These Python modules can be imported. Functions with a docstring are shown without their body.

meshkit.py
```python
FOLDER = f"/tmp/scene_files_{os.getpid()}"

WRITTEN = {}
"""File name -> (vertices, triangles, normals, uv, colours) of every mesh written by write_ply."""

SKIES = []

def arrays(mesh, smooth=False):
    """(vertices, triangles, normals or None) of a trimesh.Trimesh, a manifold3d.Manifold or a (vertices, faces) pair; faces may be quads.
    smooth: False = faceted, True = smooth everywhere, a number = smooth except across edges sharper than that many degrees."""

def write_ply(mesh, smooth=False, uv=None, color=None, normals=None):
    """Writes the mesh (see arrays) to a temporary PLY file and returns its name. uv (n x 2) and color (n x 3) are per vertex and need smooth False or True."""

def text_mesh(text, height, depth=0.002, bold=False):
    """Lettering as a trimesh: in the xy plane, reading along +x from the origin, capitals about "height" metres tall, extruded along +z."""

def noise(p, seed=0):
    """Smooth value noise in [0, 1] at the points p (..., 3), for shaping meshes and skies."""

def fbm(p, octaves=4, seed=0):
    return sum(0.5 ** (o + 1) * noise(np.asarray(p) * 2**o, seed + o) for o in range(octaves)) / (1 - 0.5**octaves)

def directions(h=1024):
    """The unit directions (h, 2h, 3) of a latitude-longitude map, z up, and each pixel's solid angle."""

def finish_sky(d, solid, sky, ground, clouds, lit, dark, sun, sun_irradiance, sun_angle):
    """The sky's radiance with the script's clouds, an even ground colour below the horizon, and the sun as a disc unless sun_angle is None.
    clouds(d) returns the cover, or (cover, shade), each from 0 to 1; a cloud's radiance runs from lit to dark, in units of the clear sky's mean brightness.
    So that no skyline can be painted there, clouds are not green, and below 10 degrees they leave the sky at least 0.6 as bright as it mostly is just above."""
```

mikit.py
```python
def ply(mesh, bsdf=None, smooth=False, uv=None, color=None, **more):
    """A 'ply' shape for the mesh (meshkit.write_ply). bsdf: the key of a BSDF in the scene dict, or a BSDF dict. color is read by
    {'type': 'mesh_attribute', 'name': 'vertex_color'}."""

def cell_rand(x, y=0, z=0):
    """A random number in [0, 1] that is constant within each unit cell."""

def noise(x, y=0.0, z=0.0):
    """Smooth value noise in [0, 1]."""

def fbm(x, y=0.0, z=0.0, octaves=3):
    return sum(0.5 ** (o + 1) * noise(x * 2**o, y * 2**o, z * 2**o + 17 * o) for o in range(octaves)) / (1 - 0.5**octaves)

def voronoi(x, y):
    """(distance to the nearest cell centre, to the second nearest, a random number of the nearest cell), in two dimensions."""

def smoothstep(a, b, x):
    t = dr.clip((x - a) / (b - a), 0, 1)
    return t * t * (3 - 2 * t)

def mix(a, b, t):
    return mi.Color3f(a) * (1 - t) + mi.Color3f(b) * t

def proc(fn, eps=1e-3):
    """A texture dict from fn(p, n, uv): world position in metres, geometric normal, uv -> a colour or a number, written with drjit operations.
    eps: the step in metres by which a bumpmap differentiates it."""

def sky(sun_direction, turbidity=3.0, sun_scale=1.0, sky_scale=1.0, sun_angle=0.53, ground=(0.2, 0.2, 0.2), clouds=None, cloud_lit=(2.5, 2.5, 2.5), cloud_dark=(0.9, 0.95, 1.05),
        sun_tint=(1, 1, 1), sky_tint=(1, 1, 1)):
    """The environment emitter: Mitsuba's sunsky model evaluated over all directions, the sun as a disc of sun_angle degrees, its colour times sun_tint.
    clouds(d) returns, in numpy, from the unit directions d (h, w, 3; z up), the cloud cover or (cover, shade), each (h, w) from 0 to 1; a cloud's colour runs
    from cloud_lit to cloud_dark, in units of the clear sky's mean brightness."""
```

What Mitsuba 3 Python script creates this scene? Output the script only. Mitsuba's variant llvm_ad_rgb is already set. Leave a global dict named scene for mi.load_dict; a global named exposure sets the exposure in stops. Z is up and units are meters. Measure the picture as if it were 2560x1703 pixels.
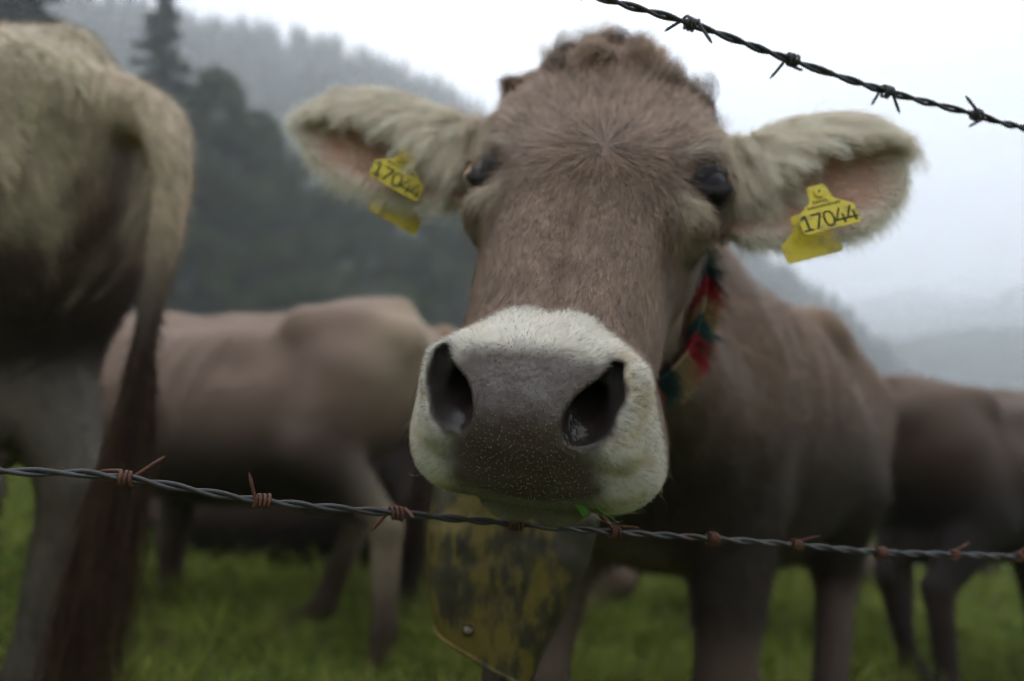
"""A brown alpine cow looks over a barbed wire fence on a foggy mountain pasture."""
import math
import numpy as np
import trimesh
import drjit as dr
import mitsuba as mi
import mikit
import meshkit
from shapely import geometry as sg

T = mi.ScalarTransform4f
scene, labels = {}, {}
rng = np.random.default_rng(7)

# ------------------------------------------------------------------ camera, sky, exposure
CAM = np.array([0.0, 0.0, 0.75])
PITCH = math.radians(9.26)
exposure = 3.2
scene["camera"] = {
    "type": "thinlens", "fov": 66.0, "fov_axis": "x", "near_clip": 0.02, "far_clip": 6000.0,
    "aperture_radius": 0.0047, "focus_distance": 0.60,
    "to_world": T().look_at(origin=CAM.tolist(), target=(CAM + [0, math.cos(PITCH), math.sin(PITCH)]).tolist(), up=[0, 0, 1]),
    
}
SUN = np.array([-0.10, 1.0, 0.55])


def clouds(d):
    """Closed overcast: brightest high up behind the cow, greyer towards the horizon on the right."""
    s = SUN / np.linalg.norm(SUN)
    c = np.clip(d @ s, -1, 1)
    shade = 1.0 - np.clip((c + 0.35) / 1.33, 0, 1) ** 1.6 + 0.16 * (meshkit.fbm(d * [2.5, 2.5, 5.0], 4, 3) - 0.5)
    return np.ones(d.shape[:2]), np.clip(shade, 0, 1)


scene["sky"] = mikit.sky(SUN.tolist(), turbidity=4, sun_scale=0.01, sun_angle=20, clouds=clouds,
                         cloud_lit=(4.0, 4.08, 4.22), cloud_dark=(2.2, 2.24, 2.32), ground=(0.05, 0.06, 0.03))

# ------------------------------------------------------------------ materials


def lin(r, g, b):
    """A colour picked as sRGB 0..255, as linear reflectance."""
    c = np.array([r, g, b]) / 255.0
    return np.where(c < 0.04045, c / 12.92, ((c + 0.055) / 1.055) ** 2.4)


def two(b):
    return {"type": "twosided", "b": b}


VC = {"type": "mesh_attribute", "name": "vertex_color"}


def _coat_bump(p, n, uv):
    """Whorls and ripples of a short summer coat."""
    a = mikit.fbm(p[0] * 14, p[1] * 14, p[2] * 7, 3)
    b = mikit.fbm(p[0] * 70 + 3 * a, p[1] * 70, p[2] * 26, 3)
    return 0.010 * a + 0.004 * b


scene["coat"] = two({"type": "bumpmap", "arbitrary": mikit.proc(_coat_bump, eps=2e-3), "scale": 1.0,
                     "b": {"type": "principled", "base_color": VC, "roughness": 0.7, "specular": 0.25, "sheen": 0.4}})
scene["hair"] = two({"type": "principled", "base_color": VC, "roughness": 0.55, "specular": 0.3})
scene["ear_hair"] = {"type": "principledthin", "base_color": VC, "roughness": 0.6, "diff_trans": 0.5, "spec_trans": 0.0, "eta": 1.4}
scene["dull"] = two({"type": "diffuse", "reflectance": VC})


def _hide_rough(p, n, uv):
    x, u, w = (sum(float(HEAD[i, k]) * (p[k] - float(HEAD_AT[k])) for k in range(3)) for i in range(3))
    nose = mikit.smoothstep(-0.255, -0.285, u) * (1 - mikit.smoothstep(0.05, 0.068, dr.abs(x))) * mikit.smoothstep(-0.085, -0.07, w)
    wet = mikit.fbm(p[0] * 160, p[1] * 160, p[2] * 160, 3)
    return 0.85 - nose * (0.48 + 0.22 * wet)


def _hide_bump(p, n, uv):
    """Fine papillae on the nose pad, hide grain elsewhere."""
    x, u, w = (sum(float(HEAD[i, k]) * (p[k] - float(HEAD_AT[k])) for k in range(3)) for i in range(3))
    nose = mikit.smoothstep(-0.255, -0.275, u) * (1 - mikit.smoothstep(0.032, 0.044, dr.abs(x)))
    a, b, c = mikit.voronoi(x * 260, (u * 0.8 - w) * 260)
    return nose * (1 - mikit.smoothstep(0.0, 0.55, a)) * 0.0008 + mikit.fbm(p[0] * 300, p[1] * 300, p[2] * 300, 2) * 0.0003



def _nose_wet(p, n, uv):
    x, u, w = (sum(float(HEAD[i, k]) * (p[k] - float(HEAD_AT[k])) for k in range(3)) for i in range(3))
    nose = mikit.smoothstep(-0.255, -0.275, u) * (1 - mikit.smoothstep(0.030, 0.042, dr.abs(x))) * mikit.smoothstep(-0.09, -0.075, w)
    return nose * mikit.smoothstep(0.35, 0.65, mikit.fbm(p[0] * 90, p[1] * 90, p[2] * 90, 3))


scene["hide"] = two({"type": "bumpmap", "arbitrary": mikit.proc(_hide_bump, eps=2e-4), "scale": 1.0,
                     "b": {"type": "principled", "base_color": VC, "roughness": mikit.proc(_hide_rough), "specular": 0.4, "clearcoat": mikit.proc(_nose_wet), "clearcoat_gloss": 0.9}})
scene["eyeball_black"] = {"type": "principled", "base_color": {"type": "rgb", "value": [0.006, 0.005, 0.006]}, "roughness": 0.10, "specular": 0.18}

# ------------------------------------------------------------------ modelling helpers
F4 = np.float32


def unit(v):
    v = np.asarray(v, float)
    return v / (np.linalg.norm(v, axis=-1, keepdims=True) + 1e-12)


def smin(a, b, k):
    h = np.clip(0.5 + 0.5 * (b - a) / k, 0, 1)
    return b * (1 - h) + a * h - k * h * (1 - h)


def smax(a, b, k):
    return -smin(-a, -b, k)


def ell(p, c, r, rot=None):
    q = p - np.asarray(c, F4)
    if rot is not None:
        q = q @ np.asarray(rot, F4).T
    r = np.asarray(r, F4)
    k0 = np.sqrt(((q / r) ** 2).sum(1)) + 1e-9
    k1 = np.sqrt(((q / r ** 2) ** 2).sum(1)) + 1e-9
    return k0 * (k0 - 1) / k1


def cap(p, a, b, ra, rb):
    a, b = np.asarray(a, F4), np.asarray(b, F4)
    ba = b - a
    h = np.clip(((p - a) @ ba) / max(ba @ ba, 1e-12), 0, 1)
    d = p - a - h[:, None] * ba
    return np.sqrt((d * d).sum(1)) - (ra + (rb - ra) * h)


def chain(p, pts, k=0.02):
    """A limb: round cones through (x, y, z, radius) joints."""
    out = None
    for a, b in zip(pts[:-1], pts[1:]):
        d = cap(p, a[:3], b[:3], a[3], b[3])
        out = d if out is None else smin(out, d, k)
    return out


def axis_grid(lo, hi, fine, spans):
    """Grid coordinates from lo to hi; spans: [(a, b, step)] with finer steps inside."""
    xs = [lo]
    while xs[-1] < hi:
        x = xs[-1]
        st = fine
        for a, b, s in spans:
            d = max(a - x, x - b, 0)
            st = min(st, s + d * 0.35)
        xs.append(x + st)
    return np.array(xs)


def sdf_mesh(f, xs, ys, zs, block=8, newton=2):
    """Surface nets on a (possibly uneven) grid, evaluated only near the surface. Returns (vertices, triangles)."""
    ax = [np.asarray(a, F4) for a in (xs, ys, zs)]
    n = [len(a) for a in ax]
    nb = [-(-(k - 1) // block) for k in n]
    lo = [a[np.minimum(np.arange(m) * block, len(a) - 1)] for a, m in zip(ax, nb)]
    hi = [a[np.minimum((np.arange(m) + 1) * block, len(a) - 1)] for a, m in zip(ax, nb)]
    cen = [(l + h) / 2 for l, h in zip(lo, hi)]
    half = [(h - l) / 2 for l, h in zip(lo, hi)]
    C = np.stack(np.meshgrid(*cen, indexing="ij"), -1).reshape(-1, 3)
    H = np.linalg.norm(np.stack(np.meshgrid(*half, indexing="ij"), -1).reshape(-1, 3), axis=1)
    d = np.concatenate([f(c) for c in np.array_split(C, max(1, len(C) // 200000))])
    keep = (np.abs(d) < H * 1.7 + 0.01).reshape(nb)
    V = np.where(d < 0, -1, 1).astype(np.int8).reshape(nb)
    for k in range(3):
        V = np.repeat(V, block, axis=k)
        keep = np.repeat(keep, block, axis=k)
    grow = np.zeros([s + 1 for s in keep.shape], bool)
    for i, j, k in np.ndindex(2, 2, 2):
        grow[i:i + keep.shape[0], j:j + keep.shape[1], k:k + keep.shape[2]] |= keep
    V = np.pad(V, ((0, 1),) * 3, mode="edge")[:n[0], :n[1], :n[2]].astype(F4)
    grow = grow[:n[0], :n[1], :n[2]]
    at = np.argwhere(grow)
    P = np.stack([ax[k][at[:, k]] for k in range(3)], 1)
    V[grow] = np.concatenate([f(c) for c in np.array_split(P, max(1, len(P) // 200000))])
    S = V < 0
    cells, verts = np.full([k - 1 for k in n], -1, np.int32), None
    mixed = np.zeros([k - 1 for k in n], np.uint8)
    for i, j, k in np.ndindex(2, 2, 2):
        mixed += S[i:n[0] - 1 + i, j:n[1] - 1 + j, k:n[2] - 1 + k]
    at = np.argwhere((mixed > 0) & (mixed < 8))
    cells[tuple(at.T)] = np.arange(len(at))
    acc, cnt = np.zeros((len(at), 3)), np.zeros(len(at))
    for e in range(3):
        o = [k for k in range(3) if k != e]
        for i, j in np.ndindex(2, 2):
            a = at.copy(); a[:, o[0]] += i; a[:, o[1]] += j
            b = a.copy(); b[:, e] += 1
            va, vb = V[tuple(a.T)], V[tuple(b.T)]
            on = (va < 0) != (vb < 0)
            t = np.where(on, va / np.where(on, va - vb, 1), 0)
            pa = np.stack([ax[k][a[:, k]] for k in range(3)], 1)
            pb = np.stack([ax[k][b[:, k]] for k in range(3)], 1)
            acc += np.where(on[:, None], pa + (pb - pa) * t[:, None], 0)
            cnt += on
    verts = (acc / np.maximum(cnt, 1)[:, None]).astype(F4)
    faces = []
    for e in range(3):
        o = [(e + 1) % 3, (e + 2) % 3]
        s0 = [slice(None)] * 3; s1 = [slice(None)] * 3
        s0[e] = slice(0, n[e] - 1); s1[e] = slice(1, n[e])
        for k in o:
            s0[k] = slice(1, n[k] - 1); s1[k] = slice(1, n[k] - 1)
        cr = np.argwhere(S[tuple(s0)] != S[tuple(s1)])
        for k in o:
            cr[:, k] += 1
        q = []
        for da, db in ((-1, -1), (0, -1), (0, 0), (-1, 0)):
            c = cr.copy(); c[:, o[0]] += da; c[:, o[1]] += db
            q.append(cells[tuple(c.T)])
        q = np.stack(q, 1)
        inside = S[tuple(cr.T)]
        q = np.where(inside[:, None], q, q[:, ::-1])
        faces.append(q[(q >= 0).all(1)])
    q = np.vstack(faces)
    for _ in range(newton):
        g, d = gradient(f, verts)
        verts = verts - g * np.clip(d, -0.006, 0.006)[:, None] * 0.8
    return verts.astype(float), np.vstack([q[:, [0, 1, 2]], q[:, [0, 2, 3]]])


def gradient(f, p, e=1.2e-3):
    p = np.asarray(p, F4)
    g = np.stack([f(p + np.eye(3, dtype=F4)[k] * e) - f(p - np.eye(3, dtype=F4)[k] * e) for k in range(3)], 1)
    return (g / (np.linalg.norm(g, axis=1, keepdims=True) + 1e-9)).astype(F4), f(p)


def vertex_normals(v, f):
    n = np.zeros_like(v)
    c = np.cross(v[f[:, 1]] - v[f[:, 0]], v[f[:, 2]] - v[f[:, 0]])
    for k in range(3):
        np.add.at(n, f[:, k], c)
    return unit(n)


def sample_surface(v, f, weight, count, seed):
    """Random points on the triangles with density proportional to area times the vertex weight: (points, triangle, barycentric)."""
    r = np.random.default_rng(seed)
    area = np.linalg.norm(np.cross(v[f[:, 1]] - v[f[:, 0]], v[f[:, 2]] - v[f[:, 0]]), axis=1) * weight[f].mean(1)
    t = r.choice(len(f), count, p=area / area.sum())
    b = r.random((count, 2))
    b = np.where(b.sum(1, keepdims=True) > 1, 1 - b, b)
    b = np.column_stack([1 - b.sum(1), b])
    return (v[f[t]] * b[:, :, None]).sum(1), t, b


def hair_mesh(pts, radius, color, side=None, sides=3, tip=0.25, tip_color=None, normal=None):
    """Hairs as thin tapering tubes (sides=3) or ribbons (sides=2). pts (n, k, 3); radius (n,); color (n, 3)."""
    n, k, _ = pts.shape
    t = unit(np.gradient(pts, axis=1))
    ref = np.array([0.31, -0.52, 0.79]) if side is None else side[:, None, :]
    a = unit(np.cross(t, np.broadcast_to(ref, t.shape)))
    b = np.cross(t, a)
    s = np.linspace(0, 1, k)
    rad = np.asarray(radius)[:, None] * (1 + (tip - 1) * s[None] ** 1.5)
    if sides == 2:
        ring = np.stack([a, -a], 2)
    else:
        an = np.arange(sides) * 2 * np.pi / sides + 0.5
        ring = np.cos(an)[:, None] * a[:, :, None] + np.sin(an)[:, None] * b[:, :, None]
    v = pts[:, :, None] + ring * rad[:, :, None, None]
    if normal is None:
        nn = ring if sides > 2 else np.broadcast_to(b[:, :, None], ring.shape)
    else:
        nn = unit(np.broadcast_to(normal[:, None, None, :], ring.shape) * 1.0 + (ring * 0.6 if sides > 2 else 0))
    idx = np.arange(n * k * sides).reshape(n, k, sides)
    fs = []
    for j in range(sides if sides > 2 else 1):
        j2 = (j + 1) % sides
        q = np.stack([idx[:, :-1, j], idx[:, :-1, j2], idx[:, 1:, j2], idx[:, 1:, j]], -1).reshape(-1, 4)
        fs += [q[:, [0, 1, 2]], q[:, [0, 2, 3]]]
    col = np.asarray(color, float)
    tc = col if tip_color is None else np.asarray(tip_color, float)
    cc = col[:, None, None] * (1 - s)[None, :, None, None] + tc[:, None, None] * s[None, :, None, None]
    cc = np.broadcast_to(cc, (n, k, sides, 3))
    return v.reshape(-1, 3), np.vstack(fs), nn.reshape(-1, 3), cc.reshape(-1, 3)


def join(parts):
    """Several (v, f, n, c) into one."""
    at, V, Fs, N, C = 0, [], [], [], []
    for v, f, n, c in parts:
        V.append(v); Fs.append(f + at); N.append(n); C.append(c)
        at += len(v)
    return np.vstack(V), np.vstack(Fs), np.vstack(N), np.vstack(C)


def put(key, m, bsdf, color=None, smooth=True, normals=None, **label):
    """One entry of the scene, with its label if it has one."""
    if normals is not None:
        path = meshkit.write_ply(m, False, None, color, normals=normals)
        scene[key] = {"type": "ply", "filename": path, "face_normals": False, "bsdf": {"type": "ref", "id": bsdf}}
    else:
        scene[key] = mikit.ply(m, bsdf, smooth=smooth, color=color)
    if label:
        labels[key] = {("kind" if k == "kind" else k): v for k, v in label.items()}
    return key


def sstep(a, b, x):
    t = np.clip((x - a) / (b - a), 0, 1)
    return t * t * (3 - 2 * t)


def lerp(a, b, t):
    return a + (b - a) * t


def tube_mesh(points, radii, sides=10, caps=True):
    p = np.asarray(points, float)
    k = len(p)
    r = np.broadcast_to(np.asarray(radii, float), (k,))
    t = unit(np.gradient(p, axis=0))
    a = np.zeros_like(p)
    ref = np.array([0, 0, 1.0]) if abs(t[0, 2]) < 0.9 else np.array([1.0, 0, 0])
    a[0] = unit(np.cross(t[0], ref))
    for i in range(1, k):
        a[i] = unit(a[i - 1] - t[i] * (a[i - 1] @ t[i]))
    b = np.cross(t, a)
    an = np.arange(sides) * 2 * np.pi / sides
    v = (p[:, None] + r[:, None, None] * (np.cos(an)[None, :, None] * a[:, None] + np.sin(an)[None, :, None] * b[:, None])).reshape(-1, 3)
    i, j = np.meshgrid(np.arange(k - 1), np.arange(sides), indexing="ij")
    q = np.stack([i * sides + j, i * sides + (j + 1) % sides, (i + 1) * sides + (j + 1) % sides, (i + 1) * sides + j], -1).reshape(-1, 4)
    f = np.vstack([q[:, [0, 1, 2]], q[:, [0, 2, 3]]])
    if caps:
        c0, c1 = len(v), len(v) + 1
        v = np.vstack([v, p[:1], p[-1:]])
        jj = np.arange(sides)
        f = np.vstack([f, np.stack([np.full(sides, c0), (jj + 1) % sides, jj], 1),
                       np.stack([np.full(sides, c1), (k - 1) * sides + jj, (k - 1) * sides + (jj + 1) % sides], 1)])
    return v, f


def curve(ctrl, n):
    """A smooth curve (Catmull-Rom) through control points of any dimension."""
    c = np.asarray(ctrl, float)
    c = np.vstack([2 * c[0] - c[1], c, 2 * c[-1] - c[-2]])
    s = np.linspace(0, len(c) - 3 - 1e-9, n)
    i = s.astype(int)
    t = (s - i)[:, None]
    p0, p1, p2, p3 = c[i], c[i + 1], c[i + 2], c[i + 3]
    return 0.5 * (2 * p1 + (p2 - p0) * t + (2 * p0 - 5 * p1 + 4 * p2 - p3) * t ** 2 + (3 * p1 - p0 - 3 * p2 + p3) * t ** 3)


def merge(*parts):
    at, V, Fs = 0, [], []
    for v, f in parts:
        V.append(v); Fs.append(np.asarray(f) + at)
        at += len(v)
    return np.vstack(V), np.vstack(Fs)

# ------------------------------------------------------------------ the lie of the land


def ground(x, y):
    """Height of the pasture: it falls to the right and climbs to the wood at the back on the left."""
    x, y = np.asarray(x, float), np.asarray(y, float)
    z = -0.105 * np.clip(x, -40, 5) - 0.02 * np.clip(x - 5, 0, 20) - 0.16 * np.clip(x - 25, 0, 400)
    left = sstep(14, -9, x + 0.1 * (y - 20))
    z = z + left * 0.0925 * (np.sqrt((y - 8) ** 2 + 9) + (y - 8)) * (1 - sstep(70, 220, y) * 0.35)
    z = z - (1 - left) * 0.06 * np.clip(y - 32, 0, 500)
    bump = meshkit.fbm(np.stack([x * 0.9, y * 0.9, 0 * x], -1), 3, 4) - 0.5
    return z + 0.10 * bump * sstep(0, 3, np.hypot(x, y))


def hill_mesh(path, name):
    """A mountain side swept along ground tracks: path rows are (foot x, foot y, foot z, ridge x, ridge y, ridge z)."""
    P = curve(path, 60)
    s = np.linspace(0, 1, 40)[None, :, None]
    foot, ridge = P[:, None, :3], P[:, None, 3:]
    prof = s + 0.10 * np.sin(s * np.pi)
    v = foot + (ridge - foot) * np.concatenate([s, s, prof], -1)
    back = ridge + (ridge - foot) * [0.6, 0.6, 0.0] - [0, 0, 30.0]
    v = np.concatenate([v, back], 1)
    n = unit((P[:, 3:] - P[:, :3]) * [1, 1, 0])[:, None]
    amp = 0.03 * np.linalg.norm(P[:, 3:] - P[:, :3], axis=1)[:, None, None]
    v = v + (meshkit.fbm(v * 0.008, 4, 6) - 0.5)[..., None] * amp * (n * [-1, -1, 0] + [0, 0, 1.2])
    a, b = v.shape[:2]
    i, j = np.meshgrid(np.arange(a - 1), np.arange(b - 1), indexing="ij")
    q = np.stack([i * b + j, (i + 1) * b + j, (i + 1) * b + j + 1, i * b + j + 1], -1).reshape(-1, 4)
    return v.reshape(-1, 3), np.vstack([q[:, [0, 1, 2]], q[:, [0, 2, 3]]])

# ------------------------------------------------------------------ the anatomy of a cow, as distance fields
def head_field(q, detail=True, ears=True):
    """A cow's head. q: (n, 3) in head coordinates: x to its left, u up the face (eyes at 0, nose at -0.33), w out of the face."""
    q = np.asarray(q, F4)
    sway = 0.007 * np.exp(-((q[:, 1] + 0.07) / 0.07) ** 2) + 0.010 * sstep(0.06, 0.17, q[:, 1])   # no head is quite even
    m = np.column_stack([np.abs(q[:, 0] + sway), q[:, 1], q[:, 2]]).astype(F4)
    d = ell(m, (0, 0.085, -0.085), (0.110, 0.150, 0.090))                       # cranium
    d = smin(d, ell(m, (0, 0.095, -0.045), (0.112, 0.145, 0.056)), 0.03)
    d = smin(d, cap(m, (0.0, 0.165, -0.045), (0.052, 0.158, -0.05), 0.060, 0.052), 0.03)        # broad flat forehead
    d = smin(d, ell(m, (0.086, 0.130, -0.062), (0.040, 0.075, 0.055)), 0.03)      # temple
    d = smin(d, ell(m, (0.0, 0.212, -0.030), (0.066, 0.036, 0.045)), 0.05)       # poll
    d = smin(d, cap(m, (0.090, 0.088, -0.040), (0.108, 0.0655, -0.034), 0.032, 0.0225), 0.022)       # brow ridge
    d = smin(d, ell(m, (0.104, -0.004, -0.056), (0.022, 0.024, 0.030)), 0.018)   # bulge below the eye
    d = smin(d, cap(m, (0.034, 0.02, -0.058), (0.026, -0.235, -0.048), 0.060, 0.044), 0.03)        # bridge of the nose
    d = smin(d, cap(m, (0.045, 0.02, -0.130), (0.030, -0.24, -0.085), 0.062, 0.046), 0.04)         # cheek
    d = smin(d, ell(m, (0.062, 0.045, -0.165), (0.036, 0.100, 0.085)), 0.03)     # jaw muscle
    d = smin(d, cap(m, (0.050, 0.040, -0.225), (0.024, -0.245, -0.120), 0.030, 0.026), 0.04)       # jaw bone
    d = smin(d, ell(m, (0, -0.262, -0.052), (0.078, 0.052, 0.060)), 0.035)       # muzzle
    d = smin(d, ell(m, (0.0, -0.292, -0.044), (0.056, 0.036, 0.042)), 0.025)     # nose pad
    d = smin(d, ell(m, (0.062, -0.262, -0.052), (0.026, 0.040, 0.052)), 0.022)   # wings of the nostrils
    d = smin(d, ell(m, (0.064, -0.278, -0.088), (0.032, 0.034, 0.030)), 0.040)   # upper lip at the corners
    d = smin(d, ell(m, (0, -0.308, -0.074), (0.055, 0.022, 0.024)), 0.02)        # upper lip
    chin = smin(ell(m, (0.017, -0.272, -0.121), (0.036, 0.042, 0.029)), ell(m, (0, -0.24, -0.115), (0.045, 0.05, 0.03)), 0.02)
    d = smin(d, chin, 0.006)
    d = smax(d, -cap(m, (0.088, 0.026, 0.001), (0.070, -0.075, 0.004), 0.010, 0.007), 0.018)   # groove from the inner corner of the eye
    # nostrils: comma-shaped openings that run on into the head, with a raised outer wing
    d = smin(d, cap(m, (0.073, -0.262, -0.010), (0.066, -0.300, -0.040), 0.010, 0.012), 0.014)
    d = smax(d, -NOSTRIL(m, q[:, 0] < 0), 0.005)
    # sockets and eyeballs
    d = smax(d, -ell(m, EYE_C + 0.018 * EYE_OUT, (0.026, 0.022, 0.027)), 0.008)
    d = smin(d, np.linalg.norm(m - EYE_F, axis=1) - 0.0225, 0.003)
    near = np.linalg.norm(m - EYE_F, axis=1) < 0.05
    if near.any():
        d[near] = smin(d[near], chain(m[near], LIDS, 0.003), 0.007)
    return d


EYE_C = np.array([0.1125, 0.0400, -0.0415])
EYE_F = EYE_C.astype(F4)
EYE_OUT = unit(np.array([0.46, -0.20, 0.86]))
EYE_LONG = unit(np.cross(np.cross(EYE_OUT, [-0.35, -0.60, 0.60]), EYE_OUT))
EYE_UP = np.cross(EYE_LONG, EYE_OUT) * np.sign(np.cross(EYE_LONG, EYE_OUT)[1])
LIDS = []
for _a in np.linspace(0, 2 * np.pi, 17):
    _d = EYE_LONG * 0.0205 * math.cos(_a) + EYE_UP * (0.0128 if math.sin(_a) > 0 else 0.0135) * math.sin(_a)
    _p = EYE_C + _d + EYE_OUT * math.sqrt(max(0.0236 ** 2 - _d @ _d, 0.0105 ** 2))
    LIDS.append((*_p, 0.0056 if math.sin(_a) > 0 else 0.0036))


def NOSTRIL(m, left=None):
    if left is not None:
        m = m - np.column_stack([0.009 * left, 0 * left, 0 * left]).astype(F4)
    c = chain(m, [(0.0605, -0.262, -0.0035, 0.0062), (0.0560, -0.282, -0.0085, 0.0100), (0.0460, -0.300, -0.014, 0.0130), (0.0415, -0.306, -0.018, 0.0135)], 0.006)
    return smin(c, cap(m, (0.047, -0.302, -0.014), (0.036, -0.245, -0.030), 0.013, 0.014), 0.008)


def leg(p, pts, k=0.03):
    return chain(p, pts, k)


HIND = [(-0.55, 0.15, 1.02, 0.155), (-0.44, 0.19, 0.76, 0.12), (-0.66, 0.15, 0.50, 0.055), (-0.64, 0.15, 0.16, 0.040), (-0.60, 0.15, 0.035, 0.050)]
FORE = [(0.42, 0.17, 0.98, 0.13), (0.34, 0.17, 0.72, 0.095), (0.37, 0.15, 0.40, 0.055), (0.36, 0.15, 0.14, 0.040), (0.40, 0.15, 0.035, 0.050)]


def flip(pts, **move):
    return [(x, -y, z, r) for x, y, z, r in pts]


def shift_leg(pts, dx):
    """The same leg with its foot dx metres further forward."""
    s = np.linspace(0, 1, len(pts)) ** 1.2
    return [(x + dx * t, y, z + abs(dx) * 0.06 * t, r) for (x, y, z, r), t in zip(pts, s)]


def body_field(p, legs, tail=None, fat=1.0, slope=0.0):
    """A standing cow without head and neck in its own frame: x forward, y left, z up, feet at z = 0, hips about 1.36 m high."""
    p = np.column_stack([p[:, 0], p[:, 1], p[:, 2] - slope * p[:, 0] * sstep(0.5, 1.0, p[:, 2])]).astype(F4)
    m = np.column_stack([p[:, 0], np.abs(p[:, 1]), p[:, 2]]).astype(F4)
    d = ell(m, (0.0, 0, 0.905), (0.68, 0.325 * fat, 0.355))
    d = smin(d, ell(m, (0.42, 0, 0.97), (0.30, 0.225, 0.35)), 0.10)
    d = smin(d, ell(m, (-0.50, 0, 1.06), (0.29, 0.235, 0.25)), 0.10)
    d = smin(d, cap(m, (-0.66, 0, 1.27), (0.02, 0, 1.21), 0.055, 0.06), 0.09)     # spine
    d = smin(d, cap(m, (0.02, 0, 1.21), (0.42, 0, 1.25), 0.06, 0.055), 0.09)
    d = smin(d, cap(m, (-0.36, 0.17, 1.21), (-0.74, 0.10, 1.15), 0.055, 0.05), 0.12)   # hook to pin bone
    d = smin(d, cap(m, (0.42, 0.12, 1.10), (0.55, 0.17, 0.86), 0.08, 0.08), 0.13)   # shoulder blade
    d = smin(d, ell(m, (0.56, 0, 0.80), (0.15, 0.13, 0.15)), 0.08)                # brisket
    d = smin(d, ell(m, (-0.38, 0, 0.66), (0.19, 0.15, 0.13)), 0.06)               # udder
    d = smax(d, -ell(m, (-0.20, 0.33, 1.12), (0.13, 0.07, 0.10)), 0.09)           # hollow flank
    near = d < 0.08
    ribs = np.zeros(len(d), F4)
    x = p[:, 0] + 0.25 * (p[:, 2] - 1.0)
    ribs[near] = (0.006 * np.sin(x * 62) * sstep(-0.25, -0.05, p[:, 0]) * (1 - sstep(0.2, 0.36, p[:, 0])) * sstep(0.75, 0.95, p[:, 2]) * (1 - sstep(1.12, 1.2, p[:, 2])))[near]
    d = d + ribs
    for pts in legs:
        d = smin(d, leg(p, pts), 0.06)
    if tail is not None:
        d = smin(d, chain(p, tail, 0.02), 0.03)
    return d

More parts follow.
